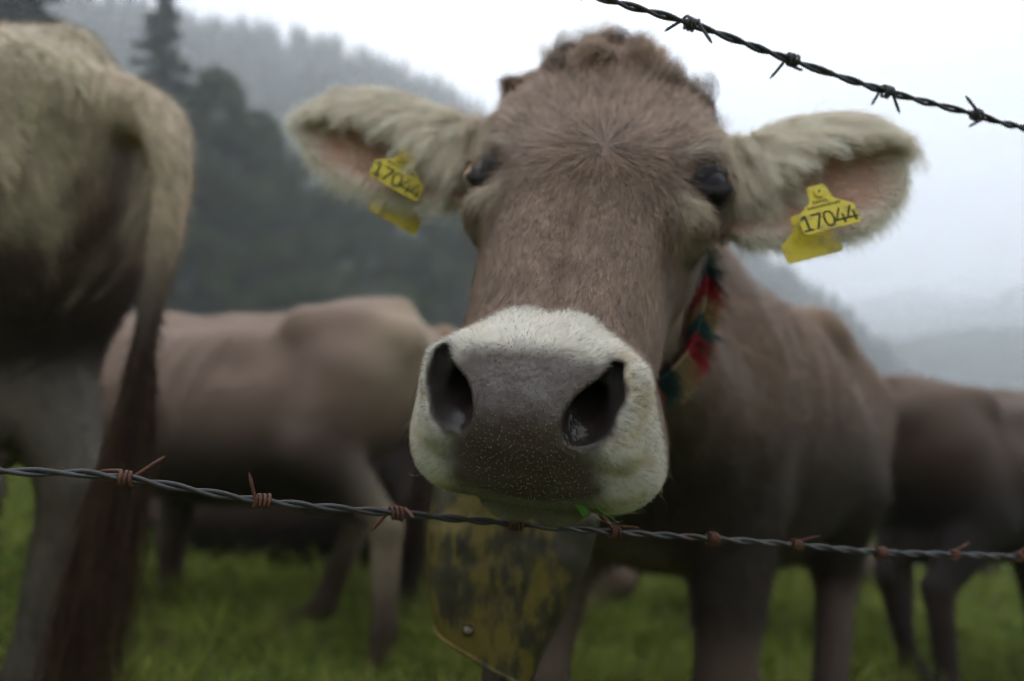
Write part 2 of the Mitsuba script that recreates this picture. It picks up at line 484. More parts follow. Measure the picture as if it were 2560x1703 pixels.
# ------------------------------------------------------------------ the cow at the fence: one continuous body
HEAD_AT = np.array([0.0740, 0.7239, 1.0332])                # between the eyes
HEAD = np.array([[0.9724, -0.1935, -0.1301], [0.2209, 0.5857, 0.7798], [-0.0747, -0.7871, 0.6123]])   # rows: left, up the face, out of the face
HERO_AT, HERO_YAW = np.array([0.51, 1.98, -0.05]), math.atan2(-0.80, -0.60)


def to_head(p):
    return ((p - HEAD_AT) @ HEAD.T).astype(F4)


def from_head(q):
    return np.asarray(q, float) @ HEAD + HEAD_AT


def yaw_frame(yaw):
    c, s = math.cos(yaw), math.sin(yaw)
    return np.array([[c, s, 0], [-s, c, 0], [0, 0, 1.0]])


HB = yaw_frame(HERO_YAW)
# ears in head coordinates: base, tip, a direction across the ear, a direction out of the cup
EARS = [dict(base=(0.113, 0.094, -0.080), tip=(0.300, 0.142, -0.040), out=(-0.12, -0.66, 0.70), low=1.30),
        dict(base=(-0.118, 0.094, -0.070), tip=(-0.338, 0.098, -0.010), out=(0.15, -0.66, 0.70), low=1.0)]
for e in EARS:
    b, t = np.array(e["base"]), np.array(e["tip"])
    e["len"] = np.linalg.norm(t - b)
    ax = (t - b) / e["len"]
    o = np.array(e["out"]); o = unit(o - ax * (o @ ax))
    v = np.cross(ax, o)
    v = v if v[1] > 0 else -v
    e["rot"] = np.array([ax, v, o])


def ear_coords(q, e):
    return (q - np.array(e["base"], F4)) @ e["rot"].T.astype(F4)


def ear_width(t):
    t = np.clip(t, -0.1, 1.02)
    return (0.022 + 0.040 * np.sin(np.pi * np.clip(0.12 + 0.62 * t, 0, 1))) * np.sqrt(np.clip(1.02 - np.clip(t, 0, 1.02) ** 7, 0.0, 1)) + 0.0005


def ear_field(q, e):
    s = ear_coords(q, e)
    t = s[:, 0] / e["len"]
    w = ear_width(t) * np.where(s[:, 1] < 0, e["low"], 1.0)
    r = np.clip(s[:, 1] / np.maximum(w, 0.016), -1.3, 1.3)
    fold = 0.34 * sstep(-0.02, 0.30, r) - 0.62 * sstep(0.22, 1.15, r)             # the upper edge rolls forward and over
    cup = w * (np.where(r < 0, 0.42 * r ** 2, 0) + fold * (0.35 + 0.65 * sstep(0.1, 0.4, t))) - 0.010 * (1 - t)
    slope = np.where(r < 0, 0.84 * np.abs(r), np.where(r < 0.30, 1.35, 0.8))
    shell = np.abs(s[:, 2] - cup) / np.sqrt(1 + slope ** 2) - (0.0055 + 0.008 * (1 - sstep(0.0, 0.35, t)))
    leaf = np.maximum((np.abs(s[:, 1]) - w) * 0.7, -0.03 - s[:, 0])
    return smax(shell, leaf, 0.008).astype(F4)


HERO_LEGS = [shift_leg(HIND, 0.52), flip(shift_leg(HIND, 0.34)), FORE, flip(shift_leg(FORE, 0.45))]
NECK_TOP = [(0.29, 1.66, 1.15, 0.13), (0.20, 1.28, 1.08, 0.10), (0.120, 0.965, 1.08, 0.075)]
NECK_LOW = [(0.28, 1.62, 0.85, 0.17), (0.20, 1.22, 0.89, 0.120), (0.115, 0.95, 0.925, 0.075)]


def hero_field(p):
    p = np.asarray(p, F4)
    d = np.full(len(p), 9.0, F4)
    rest = p[:, 1] > 0.80
    if rest.any():
        b = body_field((p[rest] - HERO_AT.astype(F4)) @ HB.T.astype(F4), HERO_LEGS, slope=0.10)
        n = smin(chain(p[rest], NECK_TOP, 0.03), chain(p[rest], NECK_LOW, 0.03), 0.12)
        fold = np.sin((p[rest, 1] * 0.92 + 0.40 * p[rest, 2]) * 46 + 1.5 * np.sin(p[rest, 2] * 9))
        n = n + 0.0035 * fold * sstep(1.02, 1.12, p[rest, 1]) * sstep(1.60, 1.40, p[rest, 1])
        d[rest] = smin(b, n, 0.10)
    q = to_head(p)
    near = (np.abs(q[:, 0]) < 0.40) & (np.abs(q[:, 1]) < 0.45) & (np.abs(q[:, 2]) < 0.40)
    if near.any():
        qn = q[near]
        h = head_field(qn)
        for e in EARS:
            h = smin(h, ear_field(qn, e), 0.016)
        d[near] = smin(d[near], h, 0.045)
    far = np.linalg.norm(np.maximum(np.abs(q) - np.array([0.32, 0.36, 0.26]), 0), axis=1)
    d[~near] = np.minimum(d[~near], far[~near] + 0.02)
    return d


HEAD_STEP = 0.0030
xs = axis_grid(-0.35, 1.75, 0.020, [(-0.24, 0.45, HEAD_STEP)])
ys = axis_grid(0.40, 3.2, 0.020, [(0.44, 0.98, HEAD_STEP)])
zs = axis_grid(-0.30, 1.45, 0.020, [(0.64, 1.22, HEAD_STEP)])
hero_v, hero_f = sdf_mesh(hero_field, xs, ys, zs)

# ------------------------------------------------------------------ its markings
BROWN, BROWN_D, BROWN_L = lin(126, 105, 91), lin(80, 63, 53), lin(160, 140, 124)
WHITE, CREAM, PAD, BLACK = lin(210, 202, 187), lin(214, 200, 172), lin(70, 58, 51), lin(28, 25, 25)
EAR_CREAM = lin(238, 227, 210)
PINK, GREY, OLIVE = lin(188, 140, 118), lin(178, 168, 154), lin(216, 206, 176)


def muzzle_edge(q):
    return -0.199 - 8.0 * q[:, 0] ** 2


def pad_mask(q):
    """1 on the bare nose pad."""
    ax = np.abs(q[:, 0])
    nz = meshkit.fbm(q * 90, 3, 5) - 0.5
    top = sstep(-0.252, -0.272, q[:, 1] + 0.010 * nz)
    wide = np.interp(q[:, 2], [-0.09, -0.06, -0.03, -0.01, 0.02], [0.056, 0.058, 0.048, 0.050, 0.056])
    side = 1 - sstep(-0.012, 0.014, ax - wide + 0.022 * nz)
    return top * side * sstep(-0.082, -0.070, q[:, 2])


def nostril_depth(q):
    m = np.column_stack([np.abs(q[:, 0]), q[:, 1], q[:, 2]]).astype(F4)
    return NOSTRIL(m, q[:, 0] < 0)




def face_color(q):
    """Colour of the hide (and of the hair that grows there) on the head. q in head coordinates."""
    m = np.column_stack([np.abs(q[:, 0]), q[:, 1], q[:, 2]])
    n1 = meshkit.fbm(q * 28, 3, 1)[:, None]
    n2 = meshkit.fbm(q * 120, 3, 2)[:, None]
    c = BROWN * (0.62 + 0.7 * n1) * (0.78 + 0.44 * n2)
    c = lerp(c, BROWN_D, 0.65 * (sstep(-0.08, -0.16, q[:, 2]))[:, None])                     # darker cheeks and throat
    c = lerp(c, BROWN_L * 1.05, (0.55 * np.exp(-((m[:, 0] - 0.10) / 0.03) ** 2 - ((m[:, 1] - 0.085) / 0.045) ** 2))[:, None])   # pale brow
    crease_shade = np.exp(-((m[:, 0] - 0.074 + 0.10 * np.clip(m[:, 1] - 0.02, -0.12, 0.05)) / 0.010) ** 2) * sstep(-0.15, -0.05, m[:, 1]) * (1 - sstep(0.03, 0.07, m[:, 1]))
    c = lerp(c, BROWN_D * 0.7, 0.6 * crease_shade[:, None])  # shading along the facial crest, painted into the coat colour
    ey = np.linalg.norm((m - EYE_C) * [1, 1.0, 1], axis=1)
    c = lerp(c, lin(198, 186, 162), (0.95 * np.exp(-(np.linalg.norm((m - [0.108, -0.006, -0.048]) / [0.026, 0.022, 0.04], axis=1)) ** 2))[:, None])   # pale bulge under the eye
    c = lerp(c, GREY, 0.8 * ((1 - sstep(0.044, 0.058, ey)) * sstep(0.045, 0.065, m[:, 1]))[:, None])
    c = lerp(c, lin(36, 31, 30), (1 - sstep(0.0335, 0.0450, ey + 0.004 * (n2[:, 0] - 0.5)))[:, None])
    c = lerp(c, BLACK * 1.3, (0.92 * np.exp(-(np.linalg.norm((m - [0.118, -0.006, -0.080]) / [0.03, 0.024, 0.017], axis=1)) ** 4))[:, None])  # dark patch behind and below the eye
    eye_streak = np.exp(-((m[:, 2] + 0.075 + 0.6 * (m[:, 1] - 0.03)) / 0.014) ** 2) * sstep(0.095, 0.105, m[:, 0]) * sstep(-0.05, -0.02, m[:, 1]) * (1 - sstep(0.03, 0.05, m[:, 1]))
    c = lerp(c, BLACK * 1.2, 0.8 * eye_streak[:, None])  # dark streak slanting behind the eye
    # muzzle
    mz = sstep(0.004, -0.006, q[:, 1] - muzzle_edge(q) + 0.010 * (n2[:, 0] - 0.5)) * sstep(-0.155, -0.135, q[:, 2])
    c = lerp(c, WHITE * (0.86 + 0.2 * n2), mz[:, None])
    c = lerp(c, OLIVE * (0.7 + 0.4 * n2), (mz * sstep(-0.085, -0.105, q[:, 2]) * (1 - sstep(0.035, 0.06, m[:, 0])))[:, None])
    stain = mz * sstep(0.44, 0.66, meshkit.fbm(q * [60, 60, 60], 3, 9)) * sstep(0.035, 0.06, m[:, 0])
    c = lerp(c, lin(176, 150, 96), 0.45 * stain[:, None])
    greyhem = mz * np.exp(-(np.maximum(q[:, 1] + 0.280, 0) / 0.016) ** 2) * (1 - sstep(0.045, 0.065, m[:, 0]))
    c = lerp(c, PAD * 1.15, (0.75 * greyhem)[:, None])
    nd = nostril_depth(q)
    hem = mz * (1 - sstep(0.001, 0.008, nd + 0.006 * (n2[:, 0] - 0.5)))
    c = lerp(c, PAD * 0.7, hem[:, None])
    pm = pad_mask(q)[:, None]
    c = lerp(c, PAD * (0.85 + 0.3 * n2), pm)
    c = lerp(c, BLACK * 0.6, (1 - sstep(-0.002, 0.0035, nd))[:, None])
    mouth = np.exp(-((q[:, 1] + 0.312) / 0.02) ** 2 - ((q[:, 2] + 0.094) / 0.006) ** 2) * (1 - sstep(0.05, 0.07, m[:, 0]))
    return lerp(c, BLACK, 0.8 * mouth[:, None])


def ear_weight(q):
    """(how much a point belongs to an ear, its ear coordinates: along 0..1, across -1..1, out of the cup in metres)."""
    w, t, r, o = np.zeros(len(q)), np.zeros(len(q)), np.zeros(len(q)), np.zeros(len(q))
    for e in EARS:
        s = ear_coords(q.astype(F4), e)
        tt = s[:, 0] / e["len"]
        ww = ear_width(tt) * np.where(s[:, 1] < 0, e["low"], 1.0)
        here = (q[:, 0] * e["base"][0] > 0) & (tt > -0.02) & (np.abs(s[:, 1]) < ww * 1.5 + 0.012) & (tt < 1.06) & (np.abs(s[:, 2]) < 0.07)
        t[here], r[here], o[here] = tt[here], (s[:, 1] / np.maximum(ww, 0.016))[here], s[here, 2]
        w[here] = sstep(0.02, 0.14, tt[here])
    return w, t, r, o


def ear_inside(q, nq):
    ins = np.zeros(len(q))
    for e in EARS:
        here = q[:, 0] * e["base"][0] > 0
        ins[here] = (nq[here] @ e["rot"][2])
    return ins


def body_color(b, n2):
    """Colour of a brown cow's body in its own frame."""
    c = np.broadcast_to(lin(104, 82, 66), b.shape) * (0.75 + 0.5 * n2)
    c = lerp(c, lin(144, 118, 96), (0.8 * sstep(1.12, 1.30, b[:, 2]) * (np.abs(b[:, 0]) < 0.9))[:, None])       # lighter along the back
    c = lerp(c, lin(36, 29, 25), (0.92 * sstep(1.05, 0.74, b[:, 2]) * sstep(0.34, 0.55, b[:, 2]))[:, None])        # darker coat below, deepened with painted belly and chest shade
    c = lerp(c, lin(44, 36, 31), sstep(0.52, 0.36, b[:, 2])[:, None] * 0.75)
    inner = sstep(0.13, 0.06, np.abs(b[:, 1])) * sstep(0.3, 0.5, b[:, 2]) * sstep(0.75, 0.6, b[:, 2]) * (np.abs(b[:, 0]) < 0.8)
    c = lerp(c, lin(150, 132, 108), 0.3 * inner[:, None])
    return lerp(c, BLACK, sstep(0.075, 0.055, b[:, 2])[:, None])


hero_q = to_head(hero_v).astype(float)
hero_n = vertex_normals(hero_v, hero_f)
hero_nq = hero_n @ HEAD.T
_on_head = 1 - sstep(0.83, 1.02, hero_v[:, 1])
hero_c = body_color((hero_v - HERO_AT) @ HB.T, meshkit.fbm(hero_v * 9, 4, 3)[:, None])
_sel = _on_head > 0
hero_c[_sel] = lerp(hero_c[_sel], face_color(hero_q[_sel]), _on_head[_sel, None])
ear_w, ear_t, ear_r, ear_o = ear_weight(hero_q)
ear_in = ear_inside(hero_q, hero_nq)
_n = meshkit.fbm(hero_v * 60, 3, 8)[:, None]
_pinkish = 1 - 0.8 * sstep(0.15, 0.5, ear_r)
_ear = lerp(lin(214, 198, 172) * (0.8 + 0.4 * _n), lerp(PINK * (0.7 + 0.4 * _n), lin(120, 70, 52), sstep(0.85, 0.3, ear_t)[:, None] * sstep(0.30, 0.05, np.abs(ear_r))[:, None]), (sstep(0.1, 0.5, ear_in) * _pinkish)[:, None])
hero_c = lerp(hero_c, _ear, ear_w[:, None])
put("cow", (hero_v, hero_f), "hide", color=hero_c, smooth=True,
    label="brown cow with white muzzle and yellow ear tags looking straight out over the lower wire", category="cow", group="brown cows on the pasture")

# eyes
for i, sx in enumerate((1, -1)):
    ball = trimesh.creation.icosphere(4, 0.0240)
    put("cow__eye" + ("_001" if i else ""), (from_head(ball.vertices + [sx * EYE_C[0], EYE_C[1], EYE_C[2]]), ball.faces), "eyeball_black")

# ------------------------------------------------------------------ its hair
WHORL = np.array([0.012, 0.030])


def grow(p, n, direction, length, lift, k=4, curl=0.0, seed=0, droop=0.0):
    """Hair curves from roots p along the surface: direction (n, 3) is made tangent to the skin, lifted off it by lift."""
    r = np.random.default_rng(seed)
    d = unit(direction - n * (direction * n).sum(1, keepdims=True))
    d = unit(d + 0.22 * r.normal(size=d.shape) + n * np.asarray(lift)[..., None])
    s = np.linspace(0, 1, k)
    L = np.asarray(length)[:, None, None]
    pts = p[:, None] + d[:, None] * (s[None, :, None] * L)
    bend = -n * (np.asarray(lift) * 0.55)[..., None]
    pts = pts + bend[:, None] * (s[None, :, None] ** 2) * L
    if curl:
        ph = r.random(len(p)) * 6.28
        w = unit(np.cross(d, n))
        pts = pts + w[:, None] * (np.sin(ph[:, None] + s[None] * 5.0) - np.sin(ph[:, None]))[..., None] * L * curl
    if droop:
        pts[..., 2] -= droop * s[None] ** 2 * L[..., 0]
    return pts


def put_hair(key, m, bsdf="hair"):
    put(key, m[:2], bsdf, color=np.clip(m[3], 0.002, 0.9), normals=m[2])


def hero_roots(weight, count, seed):
    p, t, b = sample_surface(hero_v, hero_f, weight, count, seed)
    f = hero_f[t]
    n = unit((hero_n[f] * b[:, :, None]).sum(1))
    return p, n, to_head(p).astype(float), n @ HEAD.T


def flow_face(q):
    dx, du = q[:, 0] - WHORL[0], q[:, 1] - WHORL[1]
    rr = np.sqrt(dx ** 2 + du ** 2) + 1e-6
    up = sstep(-0.06, 0.02, q[:, 1])
    near = 0.30 + 0.70 * np.exp(-(rr / 0.075) ** 2)
    f = np.column_stack([dx / rr * np.where(du > 0, 0.5 + 0.5 * near, near), du / rr - 0.5 * (1 - up), -0.9 * np.clip(np.abs(q[:, 0]) - 0.05, 0, 0.08) / 0.06])
    sw = meshkit.fbm(q * 24, 2, 14) - 0.5
    f[:, 0] += 1.3 * sw * (0.4 + 0.6 * up)
    return f @ HEAD


_mz = sstep(0.006, -0.006, hero_q[:, 1] - muzzle_edge(hero_q)) * sstep(-0.16, -0.14, hero_q[:, 2])
_bare = np.maximum(pad_mask(hero_q), 1 - sstep(0.002, 0.007, nostril_depth(hero_q)))
_ey = np.linalg.norm(np.abs(hero_q) * [1, 0, 0] + hero_q * [0, 1, 1] - EYE_C, axis=1)
_seen = sstep(-0.17, -0.14, hero_q[:, 2]) * (_on_head > 0.5)
face_w = _seen * (1 - _mz) * (1 - sstep(0.0, 0.05, ear_w)) * sstep(0.029, 0.037, _ey)
p, n, q, nq = hero_roots(face_w, 78000, 21)
r = np.random.default_rng(22)
length = 0.0075 + 0.013 * sstep(-0.12, 0.08, q[:, 1]) + 0.006 * sstep(0.1, 0.2, q[:, 1])
length = length * (1 + 0.5 * sstep(0.05, 0.02, np.hypot(q[:, 0] - WHORL[0], q[:, 1] - WHORL[1]))) * r.uniform(0.7, 1.3, len(q))
pts = grow(p, n, flow_face(q), length, np.full(len(q), 0.26), k=4, seed=23)
tone = (0.45 + 1.05 * r.random((len(q), 1)) ** 1.3) * (0.70 + 0.6 * meshkit.fbm(q * 70, 3, 31)[:, None])
col = face_color(q) * tone
tipc = lerp(col * 1.15, lin(176, 138, 106) * tone, 0.5)
put_hair("cow__face_hair", hair_mesh(pts, r.uniform(0.00016, 0.00030, len(q)) * (1 + 0.5 * sstep(-0.05, 0.1, q[:, 1])), col, side=n, sides=2, tip_color=tipc, normal=n))

# short white hair of the muzzle, thinning out towards the bare nose
muz_w = _seen * _mz * (1 - _bare) ** 1.5 + 0.05 * _seen * _mz * (nostril_depth(hero_q) > 0.004) * sstep(-0.274, -0.262, hero_q[:, 1])
muz_w += (_mz * (1 - _bare) * sstep(-0.16, -0.12, hero_q[:, 2]) * (hero_q[:, 2] < -0.085)) * 0.8
p, n, q, nq = hero_roots(muz_w, 60000, 41)
r = np.random.default_rng(42)
away = np.column_stack([q[:, 0] * 9, 0.2 + (q[:, 1] + 0.29) * 4, -0.55 + (q[:, 2] + 0.05) * 4])
away[:, 0] += 1.2 * (meshkit.fbm(q * 40, 2, 44) - 0.5)
lip = sstep(-0.088, -0.105, q[:, 2]) * (1 - sstep(0.05, 0.075, np.abs(q[:, 0])))
away = lerp(away, np.column_stack([q[:, 0] * 5, -0.3 + 0 * lip, -1.0 + 0 * lip]), lip[:, None])
length = (0.0042 + 0.003 * r.random(len(q))) * (1 + 1.0 * lip * r.random(len(q)))
pts = grow(p, n, away @ HEAD, length, 0.42 + 0.3 * lip, k=3, seed=43)
dark = (r.random(len(q)) < 0.10 + 0.5 * np.clip(1 - nostril_depth(q) / 0.02, 0, 1) * r.random(len(q)))[:, None]
col = np.where(dark, lin(112, 106, 102) * (0.6 + 0.6 * r.random((len(q), 1))), face_color(q) * (0.80 + 0.45 * r.random((len(q), 1))))
put_hair("cow__muzzle_hair", hair_mesh(pts, r.uniform(0.00012, 0.00021, len(q)), col, side=n, sides=2, tip_color=np.clip(col * 1.08, 0, 0.9), normal=n))

# ears: a cream fringe, long locks falling from the upper edge and the base, short hair inside and behind
r = np.random.default_rng(51)
for i, e in enumerate(EARS):
    mine = (hero_q[:, 0] * e["base"][0] > 0) * ear_w * sstep(0.050, 0.066, _ey)
    R3 = e["rot"] @ HEAD                                    # rows: along, across, out, in world axes
    rim = mine * np.exp(-((np.abs(ear_r) - 1.0) / 0.22) ** 2)
    tipw = mine * sstep(0.8, 1.0, ear_t)
    groups = []

    def sprout(w, count, seed):
        p, n, q, nq = hero_roots(w, count, seed)
        s = ear_coords(q.astype(F4), e).astype(float)
        t = s[:, 0] / e["len"]
        return p, n, q, t, s[:, 1] / np.maximum(ear_width(t) * np.where(s[:, 1] < 0, e["low"], 1.0), 0.016), nq @ e["rot"][2]

    # fringe round the rim
    p, n, q, t, ra, ins = sprout(rim + tipw, 9000, 52 + i)
    d = (np.column_stack([0.30 + 0.9 * sstep(0.75, 1.0, t), ra * 0.9, 0.25 * np.ones(len(t))])) @ R3
    L = r.uniform(0.010, 0.022, len(t)) * (0.8 + 0.5 * (ra < 0)) * (1 - 0.35 * sstep(0.8, 1.0, t))
    pts = grow(p, n, d, L, np.full(len(t), 0.15), k=5, curl=0.05, seed=54, droop=0.25)
    groups.append((pts, r.uniform(0.00018, 0.00032, len(t)), EAR_CREAM * (0.75 + 0.35 * r.random((len(t), 1))), n))
    # locks from the upper inner half and the base, sweeping outwards and down, gathered into tapering strands
    p, n, q, t, ra, ins = sprout(mine * sstep(0.05, 0.35, ear_r) * sstep(0.0, 0.3, ear_in + 0.5) + 0.9 * mine * (ear_t < 0.42) * (ear_r > -0.35) * (ear_in > -0.3) * sstep(0.05, 0.065, _ey), 17000, 62 + i)
    own_ = r.integers(0, len(t), 520)
    lock = np.argmin(((p[:, None] - p[own_][None]) ** 2).sum(-1), axis=1)
    base = 1 - sstep(0.15, 0.5, t)
    gb = base[own_]
    gd = np.column_stack([0.95 - 0.70 * gb, -0.25 - 0.85 * gb, 0.30 + 0.40 * gb]) + r.normal(0, 1, (520, 3)) * [0.20, 0.24, 0.12]
    gl = r.uniform(0.026, 0.048, 520) + 0.026 * gb * r.random(520)
    L = gl[lock] * r.uniform(0.7, 1.05, len(t))
    pts = grow(p, n, gd[lock] @ R3, L, np.full(len(t), 0.30), k=8, curl=0.0, seed=64, droop=0.30)
    gp = grow(p[own_], n[own_], gd @ R3, gl, np.full(520, 0.30), k=8, curl=0.10, seed=65, droop=0.30)
    pull = np.linspace(0, 1, 8)[None, :, None] ** 1.3 * 0.60
    pts = pts * (1 - pull) + (gp[lock] + (p - p[own_][lock])[:, None] * 0.25) * pull
    tone = r.uniform(0.82, 1.10, 520)[lock][:, None] * r.uniform(0.8, 1.15, (len(t), 1))
    groups.append((pts, r.uniform(0.00016, 0.00028, len(t)), lerp(EAR_CREAM, lin(176, 154, 132), (0.7 * (1 - sstep(0.0, 0.25, t)))[:, None]) * tone, None))
    # short hair on the lower inside and all over the back
    p, n, q, t, ra, ins = sprout(mine * (0.5 + 0.5 * sstep(0.2, -0.2, ear_in) + 0.4 * sstep(0.4, 0.7, ear_t)), 9000, 72 + i)
    d = np.column_stack([0.9 + 0 * t, np.where(ins > 0, -0.5, ra * 0.8), 0.2 + 0 * t])
    L = r.uniform(0.007, 0.016, len(t))
    pts = grow(p, n, d @ R3, L, np.full(len(t), 0.3), k=5, curl=0.05, seed=74)
    groups.append((pts, r.uniform(0.00014, 0.00026, len(t)), lerp(lin(222, 190, 164), EAR_CREAM, r.random((len(t), 1))) * (0.6 + 0.5 * r.random((len(t), 1))), n))
    put_hair("cow__ear_hair" + ("_001" if i else ""), join([hair_mesh(a, b, c, sides=3, tip_color=np.clip(c * 1.1, 0, 0.88), normal=nn) for a, b, c, nn in groups]), "ear_hair")

# forelock: curly tufts on the poll
top_w = sstep(0.160, 0.20, hero_q[:, 1] + 0.35 * np.clip(-hero_q[:, 0] - 0.06, 0, 0.05) * (hero_q[:, 2] < -0.05)) * sstep(-0.105, -0.07, hero_q[:, 2]) * (_on_head > 0.5) * (1 - sstep(0.0, 0.05, ear_w))
tuft = sample_surface(hero_v, hero_f, top_w, 80, 81)[0]
r = np.random.default_rng(82)
p, n, q, nq = hero_roots(top_w, 12000, 83)
own = np.argmin(((p[:, None] - tuft[None]) ** 2).sum(-1), axis=1)
tdir = np.column_stack([q[:, 0] * 3, 0.55 + 0 * q[:, 0], 0.35 + 0 * q[:, 0]])
lean = np.column_stack([r.normal(0, 0.6, 80), r.normal(0.2, 0.4, 80), r.normal(0.25, 0.5, 80)])
d = unit((tdir + lean[own]) @ HEAD)
L = r.uniform(0.034, 0.058, 80)[own] * r.uniform(0.75, 1.1, len(p))
pts = grow(p, n, d, L, np.full(len(p), 0.55), k=8, seed=84)
s = np.linspace(0, 1, 8)
ph, am = r.uniform(0, 6.28, 80)[own], r.uniform(0.10, 0.28, 80)[own]
w1 = unit(np.cross(d, n))
pts = pts + (w1[:, None] * (np.sin(ph[:, None] + s * 5.5) - np.sin(ph)[:, None])[..., None] + n[:, None] * (np.cos(ph[:, None] + s * 5.5) - np.cos(ph)[:, None])[..., None] * 0.6) * (am * L)[:, None, None]
pts = pts + ((tuft[own] + d * L[:, None] - pts[:, -1])[:, None] * (s ** 1.6)[None, :, None]) * 0.50
tone = r.uniform(0.40, 1.45, 80)[own][:, None] * r.uniform(0.8, 1.2, (len(p), 1))
put_hair("cow__forelock", hair_mesh(pts, r.uniform(0.0002, 0.00034, len(p)), lin(104, 82, 66) * tone, sides=3, tip_color=lin(150, 122, 98) * tone, normal=n))

# stray hairs standing out of the forelock and the ears
p, n, q, nq = hero_roots(top_w + 0.5 * ear_w * (np.abs(ear_r) > 0.7), 1500, 87)
r = np.random.default_rng(88)
pts = grow(p, n, n + r.normal(0, 0.9, (len(p), 3)), r.uniform(0.022, 0.050, len(p)), np.full(len(p), 0.7), k=9, curl=0.16, seed=89)
sc_ = np.where((np.abs(q[:, 0]) > 0.12)[:, None], EAR_CREAM, lin(112, 90, 72)) * r.uniform(0.6, 1.2, (len(p), 1))
put_hair("cow__stray_hair", hair_mesh(pts, np.full(len(p), 0.00018), sc_, sides=3))
labels["cow__stray_hair"] = {"kind": "stuff"}

# whiskers and eyelashes
r = np.random.default_rng(91)
wk = _mz * (nostril_depth(hero_q) > 0.010) * ((np.abs(hero_q[:, 0]) > 0.045) * (hero_q[:, 2] < -0.02) + 1.5 * (hero_q[:, 2] < -0.09)) * (hero_q[:, 2] > -0.15)
p, n, q, nq = hero_roots(wk, 170, 92)
d = np.column_stack([np.sign(q[:, 0]) * 0.6, -0.25 + 0 * q[:, 0], -0.35 + 0 * q[:, 0]]) @ HEAD
L = r.uniform(0.012, 0.045, len(p)) * np.where(q[:, 2] < -0.095, 0.5, 1)
pts = grow(p, n, d, L, np.full(len(p), 1.2), k=7, seed=93, droop=0.1)
wc = np.where(r.random((len(p), 1)) < 0.6, lin(70, 62, 58), lin(190, 170, 130))
put_hair("cow__whiskers", hair_mesh(pts, np.full(len(p), 0.00016), wc, sides=3, tip=0.3))
lash = []
for sx in (1, -1):
    a = r.uniform(-0.2, 1.0, 44)
    c0 = np.array([sx * EYE_C[0], EYE_C[1], EYE_C[2]])
    o = unit(np.column_stack([np.full(44, sx * 0.80), 0.75 - 0.25 * a ** 2, 0.55 - 1.1 * a]))
    lash.append((c0 + o * 0.0255, o))
p = from_head(np.vstack([x[0] for x in lash]))
d0 = np.vstack([x[1] for x in lash])
out = unit(np.column_stack([np.sign(d0[:, 0]), 0.1 + 0 * d0[:, 0], 0.2 - 0.6 * (d0[:, 2] < 0)]))
s = np.linspace(0, 1, 6)[None, :, None]
L = r.uniform(0.009, 0.015, len(p))[:, None, None]
pts = p[:, None] + (out @ HEAD)[:, None] * s * L + ((np.column_stack([0 * d0[:, 0], -0.8 + 0 * d0[:, 0], 0 * d0[:, 0]]) @ HEAD)[:, None] * s ** 2 * L)
labels["cow__whiskers"] = {"kind": "stuff"}
labels["cow__eyelashes"] = {"kind": "stuff"}
put_hair("cow__eyelashes", hair_mesh(pts, np.full(len(p), 0.00018), np.tile(BLACK * 0.5, (len(p), 1)), sides=3), "dull")

# summer coat on the neck, shoulder and side
body_w = (1 - _on_head) * (hero_v[:, 1] < 2.7) * (hero_v[:, 2] > 0.45)
p, n, q, nq = hero_roots(body_w, 42000, 111)
r = np.random.default_rng(112)
b_ = (p - HERO_AT) @ HB.T
d = np.column_stack([-0.7 + 0 * b_[:, 0], 1.0 * (meshkit.fbm(p * 6, 2, 15) - 0.5), -0.55 + 0 * b_[:, 0]]) @ HB
pts = grow(p, n, d, r.uniform(0.022, 0.040, len(p)), np.full(len(p), 0.25), k=4, seed=113)
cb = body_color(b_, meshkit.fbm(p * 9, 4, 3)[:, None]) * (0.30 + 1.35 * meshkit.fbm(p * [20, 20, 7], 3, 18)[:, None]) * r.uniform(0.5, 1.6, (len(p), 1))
put_hair("cow__body_hair", hair_mesh(pts, r.uniform(0.0008, 0.0014, len(p)), cb, side=n, sides=2, tip_color=cb * 1.25, normal=n))

# ------------------------------------------------------------------ pasture, mountains


def _turf(p, n, uv):
    a = mikit.fbm(p[0] * 1.3, p[1] * 1.3, 0, 4)
    b = mikit.fbm(p[0] * 14, p[1] * 14, 0, 3)
    c = mikit.mix((0.030, 0.050, 0.012), (0.085, 0.115, 0.030), a)
    return mikit.mix(c, (0.055, 0.045, 0.025), mikit.smoothstep(0.55, 0.75, b) * 0.5)


def _wood(p, n, uv):
    a = mikit.fbm(p[0] * 0.05, p[1] * 0.05, p[2] * 0.05, 4)
    return mikit.mix((0.012, 0.018, 0.010), (0.045, 0.060, 0.030), a)



def _mountain(p, n, uv):
    a = mikit.fbm(p[0] * 0.03, p[1] * 0.03, p[2] * 0.03, 4)
    c = mikit.mix((0.012, 0.018, 0.010), (0.045, 0.060, 0.030), a)
    return mikit.mix(c, (0.85, 0.86, 0.88), mikit.smoothstep(120, 300, p[2] + 60 * a))      # woods below, colour whitened above to merge with the bright mist


scene["mountain"] = two({"type": "diffuse", "reflectance": mikit.proc(_mountain)})
scene["turf"] = two({"type": "diffuse", "reflectance": mikit.proc(_turf)})
scene["far_wood"] = two({"type": "diffuse", "reflectance": mikit.proc(_wood)})

